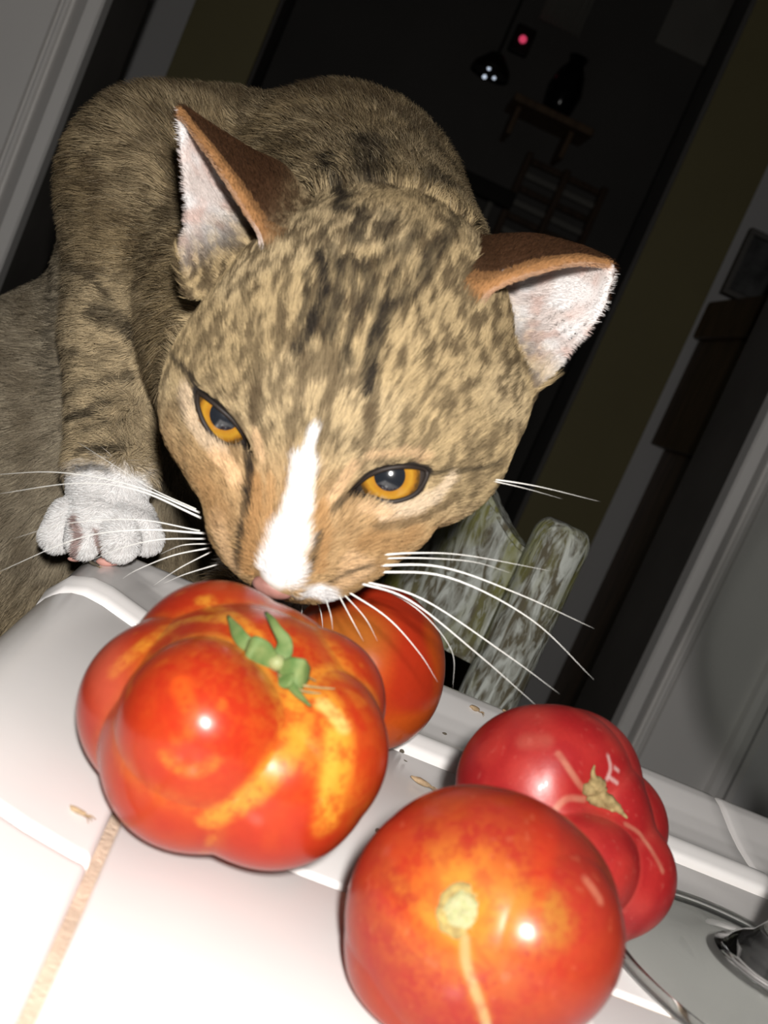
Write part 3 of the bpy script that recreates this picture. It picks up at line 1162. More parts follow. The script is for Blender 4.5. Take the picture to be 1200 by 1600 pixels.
# near foreleg with the white paw on the counter corner
el_ = at(180, 520, 0.408)
wr = at(172, 745, 0.394)
cone(sh_r + Up*(-0.012), el_, px(120, 0.43), px(64, 0.408), 0.016)
cone(el_, wr, px(62, 0.408), px(58, 0.394), 0.008)
pw = at(160, 805, 0.388)
cone(wr, pw, px(58, 0.394), px(52, 0.390), 0.006)
for (qx, qy, D, r) in ((88, 838, 0.386, 26), (131, 846, 0.3765, 27), (187, 847, 0.376, 31), (229, 842, 0.386, 25)):
    cone(at(qx*0.75+160*0.25, 806, 0.386), at(qx, qy, D), px(27, 0.388), px(r, D), 0.0016)
# other foreleg, beyond the muzzle
el2 = at(510, 640, 0.43)
pw2 = np.array([0.020, 0.3995, ZC+0.024])
cone(at(560, 420, 0.44), el2, 0.028, 0.017, 0.015)
cone(el2, pw2, 0.0165, 0.0150, 0.008)
for q in (-1.5, -0.5, 0.5, 1.5):
    cone(pw2+np.array([q*0.006, -0.002, -0.004]), pw2+np.array([q*0.0085, -0.014, -0.0085]), 0.009, 0.0075, 0.0035)
# neck
cone(hp(2, 28, -56), back, 0.034, px(165, 0.44), 0.016)
cone(hp(4, 46, -46), back - Up*0.010 + Rt*0.006, 0.031, px(150, 0.44), 0.022)
cone(hp(0, 12, -58), at(330, 430, 0.45), 0.036, 0.042, 0.016)

# head
hell((0, 21, -36), (42, 41, 38), 8)
hell((1, 40, -42), (36, 28, 30), 10)
hell((-24, 8, -31), (20, 23, 22), 10)
hell((26, 15, -31), (22, 22, 22), 10)
hell((36, 30, -36), (13, 14, 14), 8)
hell((0, 10, -13), (22, 18, 14), 8)                  # brow
cone(hp(0, 6, -13), hp(3, -18, -8), 0.0130, 0.0105, 0.007)    # bridge
cone(hp(3, -18, -8.0), hp(4, -28.5, -3.5), 0.0100, 0.0066, 0.005)
hell((-7, -20, -14), (12.5, 12, 12), 6)
hell((13.5, -18.5, -14), (12.5, 11, 12), 6)
hell((-3, -25.5, -11), (8, 8, 8), 5)
hell((11, -25.5, -11), (8.5, 7.5, 8), 5)
hell((4.5, -29, -15), (9, 6.5, 9), 5)                  # chin
hell((-17, -7, -17), (13, 12, 12), 8)                  # under-eye cheeks
hell((20, -7, -17), (14, 12, 12), 8)
hell((-18, 11, -7), (12, 7, 7), 5, 0)
hell((-29, 3, -19), (9, 11, 10), 6)
#                  # brow ridges
hell((19, 9, -9), (11, 7, 7), 5, 0)

# ears: bent triangular shells, medial rim, hollow back, lateral rim
EARS = []
for Mr, Mi, La in (
    ([(281, 172, .302), (325, 233, .292), (370, 300, .285), (412, 366, .281), (446, 425, .284), (472, 480, .300)],
     [(284, 171, .303), (332, 205, .310), (388, 240, .318), (440, 268, .322), (470, 335, .318), (470, 420, .312)],
     [(279, 174, .302), (285, 230, .303), (291, 290, .303), (296, 345, .300), (288, 402, .294), (300, 460, .298)]),
    ([(948, 411, .302), (895, 408, .292), (815, 428, .284), (730, 465, .281), (662, 500, .284), (618, 545, .300)],
     [(953, 412, .303), (900, 394, .310), (830, 378, .318), (750, 388, .322), (695, 440, .318), (645, 500, .312)],
     [(957, 424, .302), (940, 478, .304), (912, 520, .304), (884, 548, .301), (852, 588, .294), (800, 620, .298)])):
    nt, nsn = 64, 44
    t = np.linspace(0, 1, nt)
    cM = bez([at(*p) for p in Mr], nt)
    cI = bez([at(*p) for p in Mi], nt)
    cL = bez([at(*p) for p in La], nt)
    cB = 2*cI - 0.5*(cM+cL)
    s = np.linspace(0, 1, nsn)[None, :, None]
    G = (1-s)**2*cM[:, None] + 2*s*(1-s)*cB[:, None] + s*s*cL[:, None]
    dt_ = np.gradient(G, axis=0)
    ds_ = np.gradient(G, axis=1)
    Nn = np.cross(dt_, ds_)
    Nn /= np.linalg.norm(Nn, axis=2)[..., None]+1e-12
    mid = G[nt//2, nsn//2]
    opening = 0.5*(cM[nt//2]+cL[nt//2])-mid
    if Nn[nt//2, nsn//2] @ opening < 0:
        Nn = -Nn
    T_, S_ = np.meshgrid(t, np.linspace(0, 1, nsn), indexing='ij')
    EARS.append((G.reshape(-1, 3), Nn.reshape(-1, 3), T_.ravel(), S_.ravel()))

# eyes
EYE = []
for (gx, gy, D, lid) in (
    (352, 648, 0.2680, [(309, 612), (323, 622), (343, 638), (364, 657), (381, 680), (395, 708), (383, 699), (362, 697), (338, 686), (319, 661), (309, 633)]),
    (609, 743, 0.2650, [(541, 775), (558, 757), (580, 741), (606, 732), (636, 729), (665, 734), (664, 752), (645, 774), (610, 784), (576, 776)])):
    front = at(gx, gy, D)
    g = (CAM-front)/np.linalg.norm(CAM-front)
    ctr = front - g*0.0100
    e1 = np.cross(Up, g)
    e1 /= np.linalg.norm(e1)
    e2 = np.cross(g, e1)
    pl = []
    for (x_, y_) in lid:
        # point of the eyeball under the measured lid point
        r = Fw + Rt*(x_-600)/FPX - Up*(y_-800)/FPX
        r = r/np.linalg.norm(r)
        q = CAM-ctr
        b = r @ q
        disc = b*b - (q @ q - 0.0104**2)
        tt = -b - math.sqrt(max(disc, 0))
        pl.append(CAM + r*tt)
    EYE.append((ctr, g, e1, e2, np.array(pl)))


def poly_sdf2(P2, x, y):
    d = np.full(x.shape, 1e9)
    s = np.ones(x.shape)
    n = len(P2)
    for i in range(n):
        a = P2[i]
        b = P2[i-1]
        ex_, ey_ = b[0]-a[0], b[1]-a[1]
        wx, wy = x-a[0], y-a[1]
        h = np.clip((wx*ex_+wy*ey_)/(ex_*ex_+ey_*ey_), 0, 1)
        d = np.minimum(d, (wx-ex_*h)**2+(wy-ey_*h)**2)
        c1 = y >= a[1]
        c2 = y < b[1]
        c3 = ex_*wy > ey_*wx
        flip = (c1 & c2 & c3) | (~c1 & ~c2 & ~c3)
        s = np.where(flip, -s, s)
    return s*np.sqrt(d)


def axis_var(lo, hi, a, b, fine, coarse, more):
    out = [lo]
    while out[-1] < hi:
        x_ = out[-1]
        st = coarse
        for (a_, b_, f_) in ((a, b, fine), more):
            dd = max(a_-x_, x_-b_, 0)
            st = min(st, f_ + 0.12*max(0, dd-0.008))
        out.append(x_+st)
    return np.array(out)


lo = np.min([p[1] for p in PR], axis=0)-0.02
hi = np.max([p[2] for p in PR], axis=0)+0.02
hl = np.array([hp(X, Y, Z) for X in (-47, 50) for Y in (-36, 45) for Z in (2, -45)] + list(EARS[0][0][::40]) + list(EARS[1][0][::40]))
h0, h1 = hl.min(0), hl.max(0)
lo = np.minimum(lo, h0-0.01)
hi = np.maximum(hi, h1+0.01)
XS = axis_var(lo[0], hi[0], h0[0], h1[0], 0.0011, 0.0040, (-0.075, -0.02, 0.0013))
YS = axis_var(lo[1], hi[1], h0[1], h1[1], 0.0011, 0.0040, (0.365, 0.400, 0.0013))
ZS = axis_var(lo[2], hi[2], h0[2], h1[2], 0.0011, 0.0050, (ZC+0.002, ZC+0.03, 0.0013))
FLD = np.full((len(XS), len(YS), len(ZS)), 0.05, np.float32)


def region(a, b, m):
    i0, i1 = np.searchsorted(XS, a[0]-m), np.searchsorted(XS, b[0]+m)
    j0, j1 = np.searchsorted(YS, a[1]-m), np.searchsorted(YS, b[1]+m)
    k0, k1 = np.searchsorted(ZS, a[2]-m), np.searchsorted(ZS, b[2]+m)
    sl = (slice(max(i0, 0), i1), slice(max(j0, 0), j1), slice(max(k0, 0), k1))
    return sl, XS[sl[0]][:, None, None], YS[sl[1]][None, :, None], ZS[sl[2]][None, None, :]


def smin(a, b, k):
    h = np.clip(0.5+0.5*(b-a)/k, 0, 1)
    return b*(1-h)+a*h-k*h*(1-h)


for (f, a, b, k, op) in PR:
    sl, x_, y_, z_ = region(a, b, k+0.006)
    d = f(x_, y_, z_).astype(np.float32)
    FLD[sl] = smin(FLD[sl], d, k)

EAR_KD = []
for (pts, nrm, T_, S_) in EARS:
    kd = kdtree.KDTree(len(pts))
    for i, p in enumerate(pts):
        kd.insert(p, i)
    kd.balance()
    EAR_KD.append(kd)
    sl, x_, y_, z_ = region(pts.min(0), pts.max(0), 0.006)
    sub = FLD[sl]
    gx_, gy_, gz_ = np.broadcast_arrays(x_, y_, z_)
    m = sub > -0.004
    q = np.stack([gx_[m], gy_[m], gz_[m]], 1)
    # prefilter on a coarse point set
    cs = pts.reshape(64, 44, 3)[::6, ::6].reshape(-1, 3)
    dm = np.full(len(q), 9.0)
    for s_ in cs:
        dm = np.minimum(dm, ((q-s_)**2).sum(1))
    nearm = np.sqrt(dm) < 0.012
    d = np.full(len(q), 0.02)
    idx = np.where(nearm)[0]
    for i in idx:
        co, j, dist = kd.find(q[i])
        d[i] = dist - (0.0013 + 0.0012*max(0.0, T_[j]-0.55))
    new = sub.copy()
    new[m] = smin(sub[m], d.astype(np.float32), 0.0055)
    FLD[sl] = new

# eye openings
for (ctr, g, e1, e2, pl) in EYE:
    P2 = np.c_[(pl-ctr) @ e1, (pl-ctr) @ e2]
    sl, x_, y_, z_ = region(ctr-0.02, ctr+0.02, 0.004)
    dx_, dy_, dz_ = x_-ctr[0], y_-ctr[1], z_-ctr[2]
    u = dx_*e1[0]+dy_*e1[1]+dz_*e1[2]
    v = dx_*e2[0]+dy_*e2[1]+dz_*e2[2]
    wv = dx_*g[0]+dy_*g[1]+dz_*g[2]
    d2 = poly_sdf2(P2, u, v) - 0.0003
    cut = np.maximum(d2, -(wv-0.001))
    # the lid rim opens slightly outward
    FLD[sl] = np.maximum(FLD[sl], -cut)


def surface_nets(F, xs, ys, zs):
    ins = F < 0
    c = [ins[:-1, :-1, :-1], ins[1:, :-1, :-1], ins[:-1, 1:, :-1], ins[1:, 1:, :-1], ins[:-1, :-1, 1:], ins[1:, :-1, 1:], ins[:-1, 1:, 1:], ins[1:, 1:, 1:]]
    cnt = sum(q.astype(np.int8) for q in c)
    act = (cnt > 0) & (cnt < 8)
    I, J, K = np.where(act)
    n = len(I)
    idm = np.full(act.shape, -1, np.int32)
    idm[I, J, K] = np.arange(n)
    off = [(0, 0, 0), (1, 0, 0), (0, 1, 0), (1, 1, 0), (0, 0, 1), (1, 0, 1), (0, 1, 1), (1, 1, 1)]
    val = [F[I+a, J+b, K+d].astype(float) for (a, b, d) in off]
    pos = [np.stack([xs[I+a], ys[J+b], zs[K+d]], 1) for (a, b, d) in off]
    ed = [(0, 1), (2, 3), (4, 5), (6, 7), (0, 2), (1, 3), (4, 6), (5, 7), (0, 4), (1, 5), (2, 6), (3, 7)]
    acc = np.zeros((n, 3))
    w = np.zeros(n)
    for (a, b) in ed:
        m = (val[a] < 0) != (val[b] < 0)
        t = np.where(m, val[a]/(val[a]-val[b]+1e-12), 0)
        p = pos[a]+(pos[b]-pos[a])*t[:, None]
        acc[m] += p[m]
        w[m] += 1
    V = acc/w[:, None]
    Q = []
    for ax in range(3):
        sl0 = [slice(None)]*3
        sl1 = [slice(None)]*3
        sl0[ax] = slice(0, -1)
        sl1[ax] = slice(1, None)
        ch = ins[tuple(sl0)] != ins[tuple(sl1)]
        a_, b_, c_ = np.where(ch)
        ids = [a_, b_, c_]
        o1, o2 = [(1, 2), (2, 0), (0, 1)][ax]
        ok = (ids[o1] > 0) & (ids[o2] > 0) & (ids[o1] < act.shape[o1]) & (ids[o2] < act.shape[o2])
        ids = [q[ok] for q in ids]
        first_in = ins[ids[0], ids[1], ids[2]]

        def cell(d1, d2):
            q = [ids[0].copy(), ids[1].copy(), ids[2].copy()]
            q[o1] += d1
            q[o2] += d2
            return idm[q[0], q[1], q[2]]
        qd = np.stack([cell(-1, -1), cell(0, -1), cell(0, 0), cell(-1, 0)], 1)
        qd = np.where(first_in[:, None], qd, qd[:, ::-1])
        Q.append(qd)
    return V, np.vstack(Q)


V, Q = surface_nets(FLD, XS, YS, ZS)
# keep the main connected piece, light smoothing
nv = len(V)
for it in range(2):
    acc = np.zeros((nv, 3))
    w = np.zeros(nv)
    for a, b in ((0, 1), (1, 2), (2, 3), (3, 0)):
        np.add.at(acc, Q[:, a], V[Q[:, b]])
        np.add.at(acc, Q[:, b], V[Q[:, a]])
        np.add.at(w, Q[:, a], 1)
        np.add.at(w, Q[:, b], 1)
    V = V*0.55 + 0.45*acc/np.maximum(w, 1)[:, None]
# the paws rest on the counter and the seat
for q in range(nv) if False else ():
    pass
over = (V[:, 1] < YE) & (V[:, 1] > 0.30) & (V[:, 0] > XL) & (V[:, 2] < ZC+0.02)
for i in np.where(over)[0]:
    zz = ZC + cap_z(V[i, 1], V[i, 0]) + 0.0008
    if V[i, 2] < zz:
        V[i, 2] = zz
low = V[:, 2] < SEAT+0.0008
V[low, 2] = SEAT+0.0008

CB = np.array([float(hip[0]), 0.54, SEAT])
cat_me = bpy.data.meshes.new('cat')
cat_me.vertices.add(nv)
cat_me.vertices.foreach_set('co', (V-CB).ravel())
cat_me.loops.add(len(Q)*4)
cat_me.loops.foreach_set('vertex_index', Q.ravel().astype(np.int32))
cat_me.polygons.add(len(Q))
cat_me.polygons.foreach_set('loop_start', np.arange(0, len(Q)*4, 4, dtype=np.int32))
cat_me.polygons.foreach_set('loop_total', np.full(len(Q), 4, np.int32))
cat_me.update(calc_edges=True)
cat_me.validate()
cat_me.polygons.foreach_set('use_smooth', [True]*len(cat_me.polygons))
vn = np.zeros(nv*3)
cat_me.vertex_normals.foreach_get('vector', vn)
VN = vn.reshape(-1, 3)
cat = link('cat', cat_me, MAT['skin'], None, CB)
tag(cat, 'brown tabby cat with amber eyes and white blaze, sniffing the big tomato', 'cat')
BV = BVHTree.FromPolygons([tuple(p) for p in V], [tuple(q) for q in Q.tolist()])


def hit(x_, y_):
    r = Fw + Rt*(x_-600)/FPX - Up*(y_-800)/FPX
    r = r/np.linalg.norm(r)
    co, nr, i, d = BV.ray_cast(Vector(CAM), Vector(r))
    return (None, None) if co is None else (np.array(co), np.array(nr))


TAN = np.array([0.44, 0.33, 0.18])
TAN2 = np.array([0.54, 0.42, 0.25])
BROWN = np.array([0.10, 0.070, 0.040])
BLACK = np.array([0.018, 0.015, 0.013])
WHITE = np.array([0.80, 0.78, 0.77])
PEACH = np.array([0.66, 0.45, 0.26])
RUST = np.array([0.40, 0.22, 0.09])
EARB = np.array([0.050, 0.023, 0.011])
HEADC = hp(0, 15, -30)
NOSE = hp(4.5, -31, -1)
PAWC = at(160, 833, 0.384)

# markings: (photo points, width px, colour, strength)
MK = [
    # forehead lines
    ([(497, 415), (503, 470), (488, 525), (463, 562)], 12, BLACK, 0.97),
    ([(530, 425), (527, 465), (520, 500), (512, 540)], 12, BLACK, 0.82),
    ([(562, 430), (575, 465), (570, 490)], 13, BLACK, 0.82),
    ([(600, 490), (582, 530), (573, 575), (567, 620)], 12, BLACK, 0.97),
    ([(640, 470), (605, 495)], 12, BLACK, 0.72),
    ([(540, 560), (545, 580)], 9, BLACK, 0.72),
    ([(403, 622), (401, 645), (400, 668)], 9, BROWN, 0.9),
    ([(570, 650), (566, 685), (562, 712)], 10, BROWN, 0.9),
    ([(480, 560), (470, 600), (462, 640)], 6, BROWN, 0.5),
    ([(520, 590), (512, 630), (500, 660)], 6, BROWN, 0.45),
    ([(474, 440), (478, 480), (470, 520)], 7, BLACK, 0.75), ([(548, 500), (540, 540), (532, 590)], 7, BLACK, 0.7),
    ([(515, 400), (520, 440)], 8, BLACK, 0.7), ([(622, 430), (600, 470)], 8, BLACK, 0.7), ([(590, 440), (600, 400)], 8, BLACK, 0.6),
    ([(545, 420), (550, 460), (555, 510)], 7, BLACK, 0.7),
    # crown and nape bars
    ([(530, 270), (527, 310), (528, 345)], 14, BLACK, 0.95),
    ([(580, 230), (590, 280), (575, 325)], 30, BLACK, 0.85),
    ([(560, 340), (556, 370), (552, 395)], 13, BLACK, 0.8),
    ([(690, 285), (665, 325)], 26, BLACK, 0.8),
    ([(655, 370), (632, 395), (618, 412)], 14, BLACK, 0.7),
    ([(715, 340), (690, 385), (662, 420), (652, 450)], 14, BLACK, 0.8),
    ([(600, 350), (590, 385)], 13, BLACK, 0.65),
    ([(630, 210), (690, 270)], 26, BLACK, 0.6),
    ([(505, 370), (500, 395)], 9, BLACK, 0.5),
    # eye lines and cheeks
    ([(262, 560), (285, 585), (312, 608)], 5, BLACK, 0.85),
    ([(665, 738), (700, 740), (740, 736), (768, 730)], 5, BLACK, 0.75),
    ([(690, 790), (650, 815), (610, 825), (580, 830)], 8, BROWN, 0.55),
    ([(290, 700), (300, 740), (315, 780)], 7, BROWN, 0.4),
    # pale patches round the eyes
    ([(294, 620), (302, 655), (322, 690), (350, 715)], 12, np.array([0.62, 0.48, 0.33]), 0.9),
    ([(345, 720), (365, 738), (372, 760)], 12, PEACH*1.15, 0.8),
    ([(590, 806), (640, 798), (675, 775), (690, 752)], 13, np.array([0.66, 0.53, 0.38]), 0.85),
    ([(560, 800), (600, 808)], 9, PEACH, 0.7),
    ([(405, 690), (412, 725)], 9, PEACH, 0.7),
    ([(545, 735), (525, 765), (510, 790)], 9, PEACH, 0.7),
    ([(565, 720), (620, 712), (660, 718)], 6, PEACH, 0.6),
    # muzzle
    ([(400, 760), (402, 810), (395, 860), (392, 890)], 14, RUST, 0.85),
    ([(425, 760), (420, 820), (412, 860)], 10, RUST*1.2, 0.5),
    ([(500, 800), (498, 850), (490, 890)], 12, RUST, 0.75),
    ([(345, 820), (360, 860), (372, 885)], 18, PEACH, 0.6),
    ([(540, 880), (560, 890), (530, 905)], 18, PEACH, 0.65),
    ([(330, 770), (345, 810)], 22, RUST*0.9, 0.45),
    ([(560, 850), (610, 850), (640, 835)], 16, RUST*0.9, 0.45),
    ([(290, 640), (300, 700)], 9, BROWN, 0.35),
    # tear lines
    ([(391, 704), (393, 745), (390, 775)], 8, BLACK, 0.95), ([(390, 775), (385, 820), (380, 880)], 7, BLACK, 0.85),
    ([(548, 770), (530, 788), (516, 806)], 7, BLACK, 0.85),
    ([(493, 842), (484, 870), (476, 896)], 6, BROWN, 0.9),
    # whisker spots
    ([(322, 812), (332, 825)], 4, BLACK, 0.7), ([(336, 840), (348, 855)], 4, BLACK, 0.7), ([(350, 862), (358, 875)], 4, BLACK, 0.5),
    ([(508, 908), (520, 902)], 4, BLACK, 0.75), ([(528, 898), (545, 893)], 4, BLACK, 0.75), ([(552, 890), (568, 885)], 4, BLACK, 0.7),
    # white blaze
    ([(488, 682), (480, 710), (473, 735)], 9, WHITE, 1.0),
    ([(474, 730), (468, 765), (464, 800)], 19, WHITE, 1.0),
    ([(463, 795), (456, 825), (450, 850)], 22, WHITE, 1.0),
    ([(450, 845), (441, 870), (436, 890)], 31, WHITE, 1.0),
    ([(425, 890), (450, 895)], 24, WHITE, 1.0),
    ([(472, 925), (490, 922), (505, 925), (512, 935)], 15, WHITE, 0.95),
    ([(380, 885), (378, 900)], 5, BLACK, 0.6),
    # foreleg bars, and shade painted in beside the leg
    ([(160, 488), (195, 496), (225, 520)], 15, BLACK, 0.8),
    ([(118, 545), (140, 552)], 8, BLACK, 0.7), ([(172, 598), (200, 588), (215, 580)], 8, BLACK, 0.65),
    ([(120, 615), (150, 600)], 8, BLACK, 0.6),
    ([(122, 650), (150, 645), (172, 632)], 8, BLACK, 0.85), ([(150, 668), (190, 655)], 6, BLACK, 0.5),
    ([(140, 705), (170, 702), (200, 700)], 6, BLACK, 0.8), ([(120, 732), (150, 728), (170, 735)], 6, BLACK, 0.7),
    ([(100, 380), (105, 440), (106, 520), (106, 600)], 9, BLACK, 0.75),  # shade of the gap between leg and flank, painted black
    ([(98, 410), (130, 410), (160, 432), (185, 470)], 7, BLACK, 0.7),
    ([(118, 810), (124, 838), (116, 866)], 7, np.array([0.30, 0.17, 0.15]), 0.8), ([(154, 832), (159, 858), (160, 876)], 7, np.array([0.30, 0.17, 0.15]), 0.8),
    # shoulder and flank
    ([(170, 250), (200, 300), (190, 360)], 14, BROWN, 0.5), ([(240, 200), (275, 250)], 16, BROWN, 0.5),
    ([(150, 180), (220, 150), (300, 160)], 34, BROWN, 0.8), ([(360, 175), (480, 155), (580, 170), (650, 215)], 40, BROWN, 0.8),
    ([(40, 560), (70, 640), (60, 720)], 22, BROWN, 0.35), ([(20, 760), (50, 840)], 22, BROWN, 0.35), ([(60, 470), (80, 520)], 16, BROWN, 0.4),
]
STK = []
for (pts, wd, cc, st) in MK:
    q = []
    ds = []
    dens = []
    for i in range(len(pts)-1):
        for t in np.linspace(0, 1, 4, endpoint=(i == len(pts)-2)):
            dens.append((pts[i][0]*(1-t)+pts[i+1][0]*t, pts[i][1]*(1-t)+pts[i+1][1]*t))
    for p in dens:
        h_, _ = hit(*p)
        if h_ is not None:
            q.append(h_)
            ds.append((h_-CAM) @ Fw)
    if len(q) >= 2:
        D = float(np.median(ds))
        keep = [a for a, d_ in zip(q, ds) if abs(d_-D) < 0.03]
        if len(keep) >= 2:
            STK.append((np.array(keep), wd*D/FPX, cc, st))


def stroke3(P, pts, w):
    lo_, hi_ = pts.min(0)-w*2.2, pts.max(0)+w*2.2
    idx = np.where(((P > lo_) & (P < hi_)).all(1))[0]
    m = np.zeros(len(P))
    if len(idx) == 0:
        return m
    best = np.full(len(idx), 9.0)
    q = P[idx]
    for a, b in zip(pts[:-1], pts[1:]):
        ba = b-a
        h_ = np.clip(((q-a) @ ba)/(ba @ ba+1e-12), 0, 1)
        best = np.minimum(best, np.linalg.norm(q-a-h_[:, None]*ba, axis=1))
    m[idx] = 1-sstep(w*0.55, w*1.35, best)
    return m


def ear_info(P, N):
    """per point: ear index nearest (or -1), side (+ inside), t, s, distance"""
    side = np.zeros(len(P))
    tt = np.ones(len(P))
    ss = np.zeros(len(P))
    dd = np.full(len(P), 9.0)
    for kd, (pts, nrm, T_, S_) in zip(EAR_KD, EARS):
        m = ((P > pts.min(0)-0.006) & (P < pts.max(0)+0.006)).all(1)
        for i in np.where(m)[0]:
            co, j, dist = kd.find(P[i])
            if dist < 0.0045 and dist < dd[i]:
                dd[i] = dist
                side[i] = N[i] @ nrm[j]
                tt[i] = T_[j]
                ss[i] = S_[j]
    return side, tt, ss, dd


def fur_color(P, N, jit=0.0):
    """coat colour at points of the skin"""
    n = len(P)
    hd = np.linalg.norm((P-HEADC), axis=1)
    onhead = 1-sstep(0.060, 0.100, hd)
    Pj = P + (RNG.random((n, 3))-0.5)*jit
    # ticking: flecks stretched along the fur
    loc = np.c_[(P-HO) @ hx, (P-HO) @ hy, (P-HO) @ hz]
    f1 = 0.55*vnoise(loc*np.array([1, 0.40, 0.6]) + 5, 560, 41) + 0.45*vnoise(loc*np.array([1, 0.42, 0.6]) + 7, 1100, 46)
    f2 = vnoise(loc*np.array([1, 0.6, 0.8]) + 9, 1300, 42)
    f3 = vnoise(P, 60, 43)
    fb = vnoise(P*np.array([1, 1, 0.7])+3, 430, 44)
    base = np.tile(TAN, (n, 1))
    base = mixc(base, TAN2, 0.6*sstep(0.4, 0.7, f3))
    body = np.tile(np.array([0.32, 0.24, 0.135]), (n, 1))
    body = mixc(body, np.array([0.40, 0.31, 0.185]), sstep(0.35, 0.7, f3))
    # greyer flank
    fl_ = 1-sstep(0.05, 0.11, np.linalg.norm(P-at(60, 640, 0.47), axis=1))
    body = mixc(body, np.array([0.46, 0.40, 0.30]), 0.8*fl_)
    lg = stroke3(P, np.array([at(185, 520, 0.39), at(175, 640, 0.385), at(172, 750, 0.38)]), 0.022)
    body = mixc(body, np.array([0.56, 0.44, 0.27]), 0.75*lg)
    col = mixc(body, base, onhead)
    crown = sstep(0.012, 0.034, loc[:, 1])*onhead
    fleck = np.clip(sstep(0.42, 0.62, f1)*0.85 + sstep(0.55, 0.70, f2)*0.35, 0, 0.95)
    low_face = 1-sstep(-0.014, 0.004, loc[:, 1])
    amt = np.where(onhead > 0.5, 0.80*(1-0.35*low_face) + 0.20*crown, 0.0)
    amt = amt*onhead + (1-onhead)*(0.92-0.45*lg-0.35*fl_)
    fk = onhead*fleck + (1-onhead)*np.clip(sstep(0.42, 0.62, fb)*0.8+0.4*sstep(0.55, 0.75, f1), 0, 0.9)
    col = mixc(col, BROWN*0.8, np.clip(fk*amt, 0, 0.94))
    # lower face warmer
    col = mixc(col, RUST*1.15, 0.5*low_face*onhead)
    edge = (vnoise(loc, 900, 45)-0.5)*0.9
    # white paws
    for pc, rr in ((PAWC, 0.0250), (pw2, 0.021)):
        d = np.linalg.norm((P-pc), axis=1)
        m = 1-sstep(rr-0.004+0.004*edge, rr+0.003+0.004*edge, d)
        col = mixc(col, WHITE*1.08, m)
    brk = sstep(0.34, 0.56, 0.5*vnoise(loc*np.array([1, 0.4, 0.6])+2, 900, 47)+0.5*vnoise(loc*np.array([1, 0.4, 0.6])+4, 1800, 48))
    for (pts, w, cc, st) in STK:
        m = stroke3(P, pts, w)
        soft = np.clip(m + (edge*0.8 if st < 0.95 else edge*0.35)*(m > 0.02)*(m < 0.98), 0, 1)
        if cc.max() < 0.15:
            soft = soft*(0.74+0.26*brk)
        col = mixc(col, cc, st*soft)
    for q in range(2):
        xx = hip[0]+(-0.049, 0.054)[q]
        d = np.linalg.norm(P-np.array([xx, 0.51, SEAT]), axis=1)
        col = mixc(col, WHITE, 1-sstep(0.035, 0.045, d))
    return col


def ear_color(col, P, N):
    side, tt, ss, dd = ear_info(P, N)
    on = dd < 1.0
    inn = on & (side > 0)
    out = on & (side <= 0)
    fade = 1-sstep(0.62, 0.92, tt)
    ci = np.tile(np.array([0.62, 0.55, 0.52]), (len(P), 1))
    ci = mixc(ci, np.array([0.60, 0.40, 0.34]), 0.5*sstep(0.45, 0.7, vnoise(P, 260, 51)))
    ci = mixc(ci, np.array([0.74, 0.71, 0.70]), sstep(0.4, 0.75, vnoise(P, 180, 52)))
    k = np.where(inn, fade, 0)
    col = mixc(col, ci, k)
    co = np.tile(EARB, (len(P), 1))
    co = mixc(co, np.array([0.10, 0.06, 0.032]), sstep(0.45, 0.8, tt))
    k = np.where(out, 1-sstep(0.55, 0.80, tt), 0)
    col = mixc(col, co, k)
    rim = np.where(on, 1-sstep(0.010, 0.038, ss), 0)*(1-sstep(0.50, 0.78, tt))
    col = mixc(col, np.array([0.40, 0.20, 0.08]), 0.85*rim)
    return col, inn, tt, ss, on


vc = fur_color(V, VN)
vc, inn_v, tt_v, ss_v, on_v = ear_color(vc, V, VN)
# dark skin around the eye openings
for (ctr, g, e1, e2, pl) in EYE:
    cl_ = np.vstack([pl, pl[:1]])
    cl_ = cl_ + g*0.001
    m = stroke3(V, cl_, 0.0022)
    vc = mixc(vc, BLACK, m)
    d = np.linalg.norm(V-ctr, axis=1)
    vc[d < 0.0098] = BLACK
set_color(cat_me, vc*0.92)

# eyes: ball, amber iris, dark pupil, dark lid rim
eye_mat = plain('eye_dark', (0.05, 0.04, 0.035), 0.12, 0.6)


